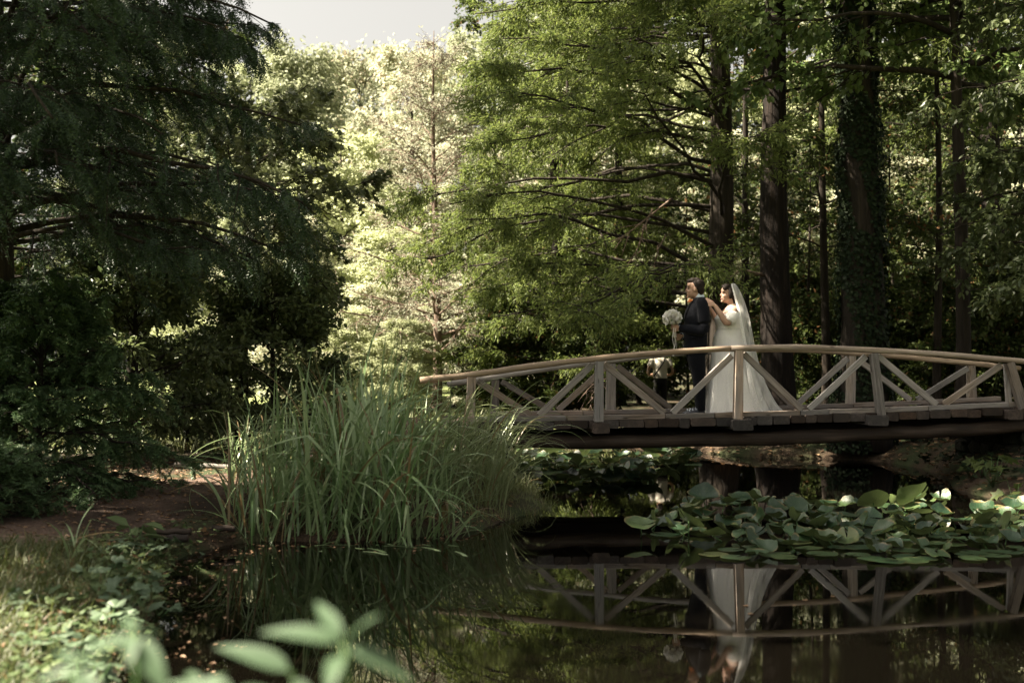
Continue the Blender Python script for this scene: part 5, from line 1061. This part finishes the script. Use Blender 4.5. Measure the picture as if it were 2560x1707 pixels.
def pad_mesh(seed, cup, wave):
    g_ = G(seed); nr, na = 5, 22; notch = .16; V = [(0, 0, 0)]; ph = g_.uniform(0, 6, 3)
    for i in range(1, nr+1):
        r = i/nr
        for j in range(na+1):
            a = notch+(2*np.pi-2*notch)*j/na; rr = r*(1+.05*math.sin(2*a+ph[0])+.03*math.sin(5*a+ph[1]))*(1.0 if 0 < j < na else .93)
            z = cup*r**2*(1+.35*math.cos(2*a+ph[2]))+wave*r**2*math.sin(3*a+ph[0])+wave*.5*r**3*math.sin(7*a+ph[1]); V.append((rr*math.cos(a), rr*math.sin(a)*.94, z))
    F = [(0, 1+j, 2+j) for j in range(na)]
    for i in range(nr-1):
        o = 1+i*(na+1); F += [(o+j, o+na+1+j, o+na+2+j, o+j+1) for j in range(na)]
    return new_mesh('leaf', np.array(V), F, M_LILY, True)
PADS = [pad_mesh(60+k, c, w) for k, (c, w) in enumerate(((.22, .05), (.38, .08), (.10, .10), (.5, .12), (.30, .15), (.75, .15)))]; FLAT = [pad_mesh(80+k, .01, .015) for k in range(3)]
lstalk = new_mesh('stalk', *tube([(0, 0, 0), (.02, .01, .5), (0, 0, 1)], .0055, 6), M_STEM, True)
def lily(e, x, y, z, r, tilt, az, mesh):
    M = Matrix.Translation((x, y, z)) @ Matrix.Rotation(az, 4, 'Z') @ Matrix.Rotation(tilt, 4, 'Y') @ Matrix.Rotation(g.uniform(0, 6.28), 4, 'Z') @ Matrix.Scale(r, 4)
    lf = obj_of('leaf', mesh, e, M)
    if z > .04:
        b0 = Vector((x+g.normal(0, .05), y+g.normal(0, .05), -.05)); t_ = Vector((x, y, z)); obj_of('stalk', lstalk, lf, Matrix.Translation(b0) @ (t_-b0).to_track_quat('Z', 'Y').to_matrix().to_4x4() @ Matrix.Diagonal((1, 1, (t_-b0).length, 1)))
le = empty('water_lily', (3.6, 11.2, 0)); tag(le, 'large patch of water lily leaves in the front of the pond, right', 'water lily')
n = 0; placed = []
while n < 175:
    py = g.uniform(1265, 1405); px = g.uniform(1590, 2700); d = CAM_H*FPX/(py-925); x = PX(px, d)
    edge = 1405-75*max(0, (1850-px)/260)**1.2 if px < 1850 else 1405-18*math.sin(px*.013)
    lo = 1265+max(0, (1700-px))*.35
    if not (lo < py < edge): continue
    if x > 5.4 or any((x-a)**2+(d-b_)**2 < .10**2 for a, b_ in placed): continue
    placed.append((x, d)); n += 1
    back = np.clip((d-8.9)/3.2, 0, 1); z = g.uniform(.03, .10)*(.45+.75*back) if py < edge-22 else .012
    if z < .03: lily(le, x, d, .009+.004*g.random(), g.uniform(.10, .15), 0.02*g.normal(), g.uniform(0, 6.28), FLAT[int(g.integers(3))])
    else: lily(le, x, d, z, g.uniform(.085, .14), abs(g.normal(.26, .28)), g.uniform(0, 6.28), PADS[int(g.choice(6, p=[.25, .25, .15, .15, .12, .08]))])
for px, py, r, tl, az in ((1757, 1205, .16, .55, -1.57), (2285, 1222, .17, .95, 1.9), (2500, 1330, .19, 1.25, 3.0), (1850, 1225, .13, .35, -1.2), (1995, 1275, .16, .5, -1.6), (1600, 1310, .14, .35, -1.57), (2180, 1255, .17, .8, 1.6), (1720, 1300, .13, .9, 0.5)):
    d = 11.4 if py < 1290 else 10.0; q = P(px, py, d); lily(le, q[0], q[1], min(max(q[2], .06), .2), r, tl*.8, az, PADS[px % 4])
lb = empty('water_lily', (1.4, 18.5, 0)); tag(lb, 'patch of water lily leaves seen under the bridge, left', 'water lily')
placed = []; n = 0
while n < 130:
    py = g.uniform(1118, 1205); d = CAM_H*FPX/(py-925); px = g.uniform(1285, 1740 if py < 1165 else 1640); x = PX(px, d)
    if shore_sd(np.array([x]), np.array([d]))[0] > -.1 or any((x-a)**2+(d-b_)**2 < .14**2 for a, b_ in placed): continue
    placed.append((x, d)); n += 1; up = g.random() < .75
    lily(lb, x, d, g.uniform(.02, .08) if up else .01, g.uniform(.12, .18), abs(g.normal(.2, .2)) if up else .02, g.uniform(0, 6.28), PADS[int(g.integers(5))] if up else FLAT[0])

# ------------------------------------------------------------------ weeds right in front of the camera
LM_WEED = leaf_mat('weed_leaf', (0.05, 0.088, 0.046), (0.07, 0.11, 0.06), .4, .45, .5)
def ovate(L, W, droop):
    n = 9; s = np.linspace(0, 1, n); w = W*np.sin(np.pi*s**.75)**.8*(1-.25*s); z = -droop*s**2*L
    V = np.stack([np.stack([s*L, w/2, z+w*.12], -1), np.stack([s*L, 0*s, z], -1), np.stack([s*L, -w/2, z+w*.12], -1)], 1).reshape(-1, 3); i = (np.arange(n-1)[:, None]*3+np.array([0, 1])[None]).ravel()
    return new_mesh('leaf', V, np.stack([i, i+1, i+4, i+3], -1), LM_WEED, True)
OV = ovate(1.0, .36, .22)
def weed(px, py, d, leaves, label):
    c = P(px, py, d); z0 = gz(c[0], d); e = empty('weed_plant', (c[0], d, z0)); tag(e, label, 'plant', 'blurred weeds before the camera')
    V, F = tube(spline(np.array([(c[0]+.02, d+.03, z0-.01), (c[0]+.012, d, z0+(c[2]-z0)*.5), c]), 10), .004, 7); mobj('stem', V, F, M_STEM, e, True)
    for sx, sy, tx, ty, dd in leaves:
        a = P(sx, sy, d); b_ = P(tx, ty, d+dd); L = float(np.linalg.norm(b_-a)); mid = np.array((0, -.35, 1.0))
        M = axes(a, b_, mid); obj_of('leaf', OV, e, M @ Matrix.Diagonal((L, L, L, 1)))
        k = P(px, py, d)
        if np.linalg.norm(a-k) > .012: V, F = tube([k, (k+a)/2+np.array((0, 0, .004)), a], .0022, 5); mobj('stalk', V, F, M_STEM, e, True)
weed(865, 1605, 1.65, ((850, 1590, 795, 1480, .05), (845, 1600, 655, 1540, .02), (875, 1592, 935, 1512, -.04), (880, 1615, 1035, 1668, -.05), (850, 1630, 820, 1700, -.08)), 'blurred pale weed with star of leaves at the bottom centre')
weed(740, 1690, 1.75, ((725, 1672, 545, 1575, .04), (745, 1690, 790, 1790, -.06)), 'blurred weed leaf pointing left at the bottom, beside the star shaped weed')
weed(345, 1580, 1.7, ((345, 1570, 305, 1530, .05), (350, 1578, 412, 1568, .04), (348, 1590, 425, 1712, -.07), (335, 1600, 160, 1612, .06), (340, 1585, 325, 1640, -.06)), 'blurred weed at the lower left with a long drooping leaf')
weed(590, 1730, 1.55, ((585, 1715, 420, 1695, .02), (600, 1720, 735, 1730, .0)), 'blurred weed barely rising above the bottom edge')

weed(190, 1668, 1.6, ((190, 1655, 150, 1600, .05), (195, 1660, 275, 1630, .03), (185, 1672, 80, 1690, .0), (200, 1675, 255, 1720, -.06)), 'blurred small weed in the bottom left, left of the drooping leaf')
weed(500, 1712, 1.9, ((500, 1700, 470, 1655, .05), (505, 1705, 570, 1668, .02), (495, 1708, 415, 1690, .0)), 'blurred weed rising between the two larger blurred weeds')
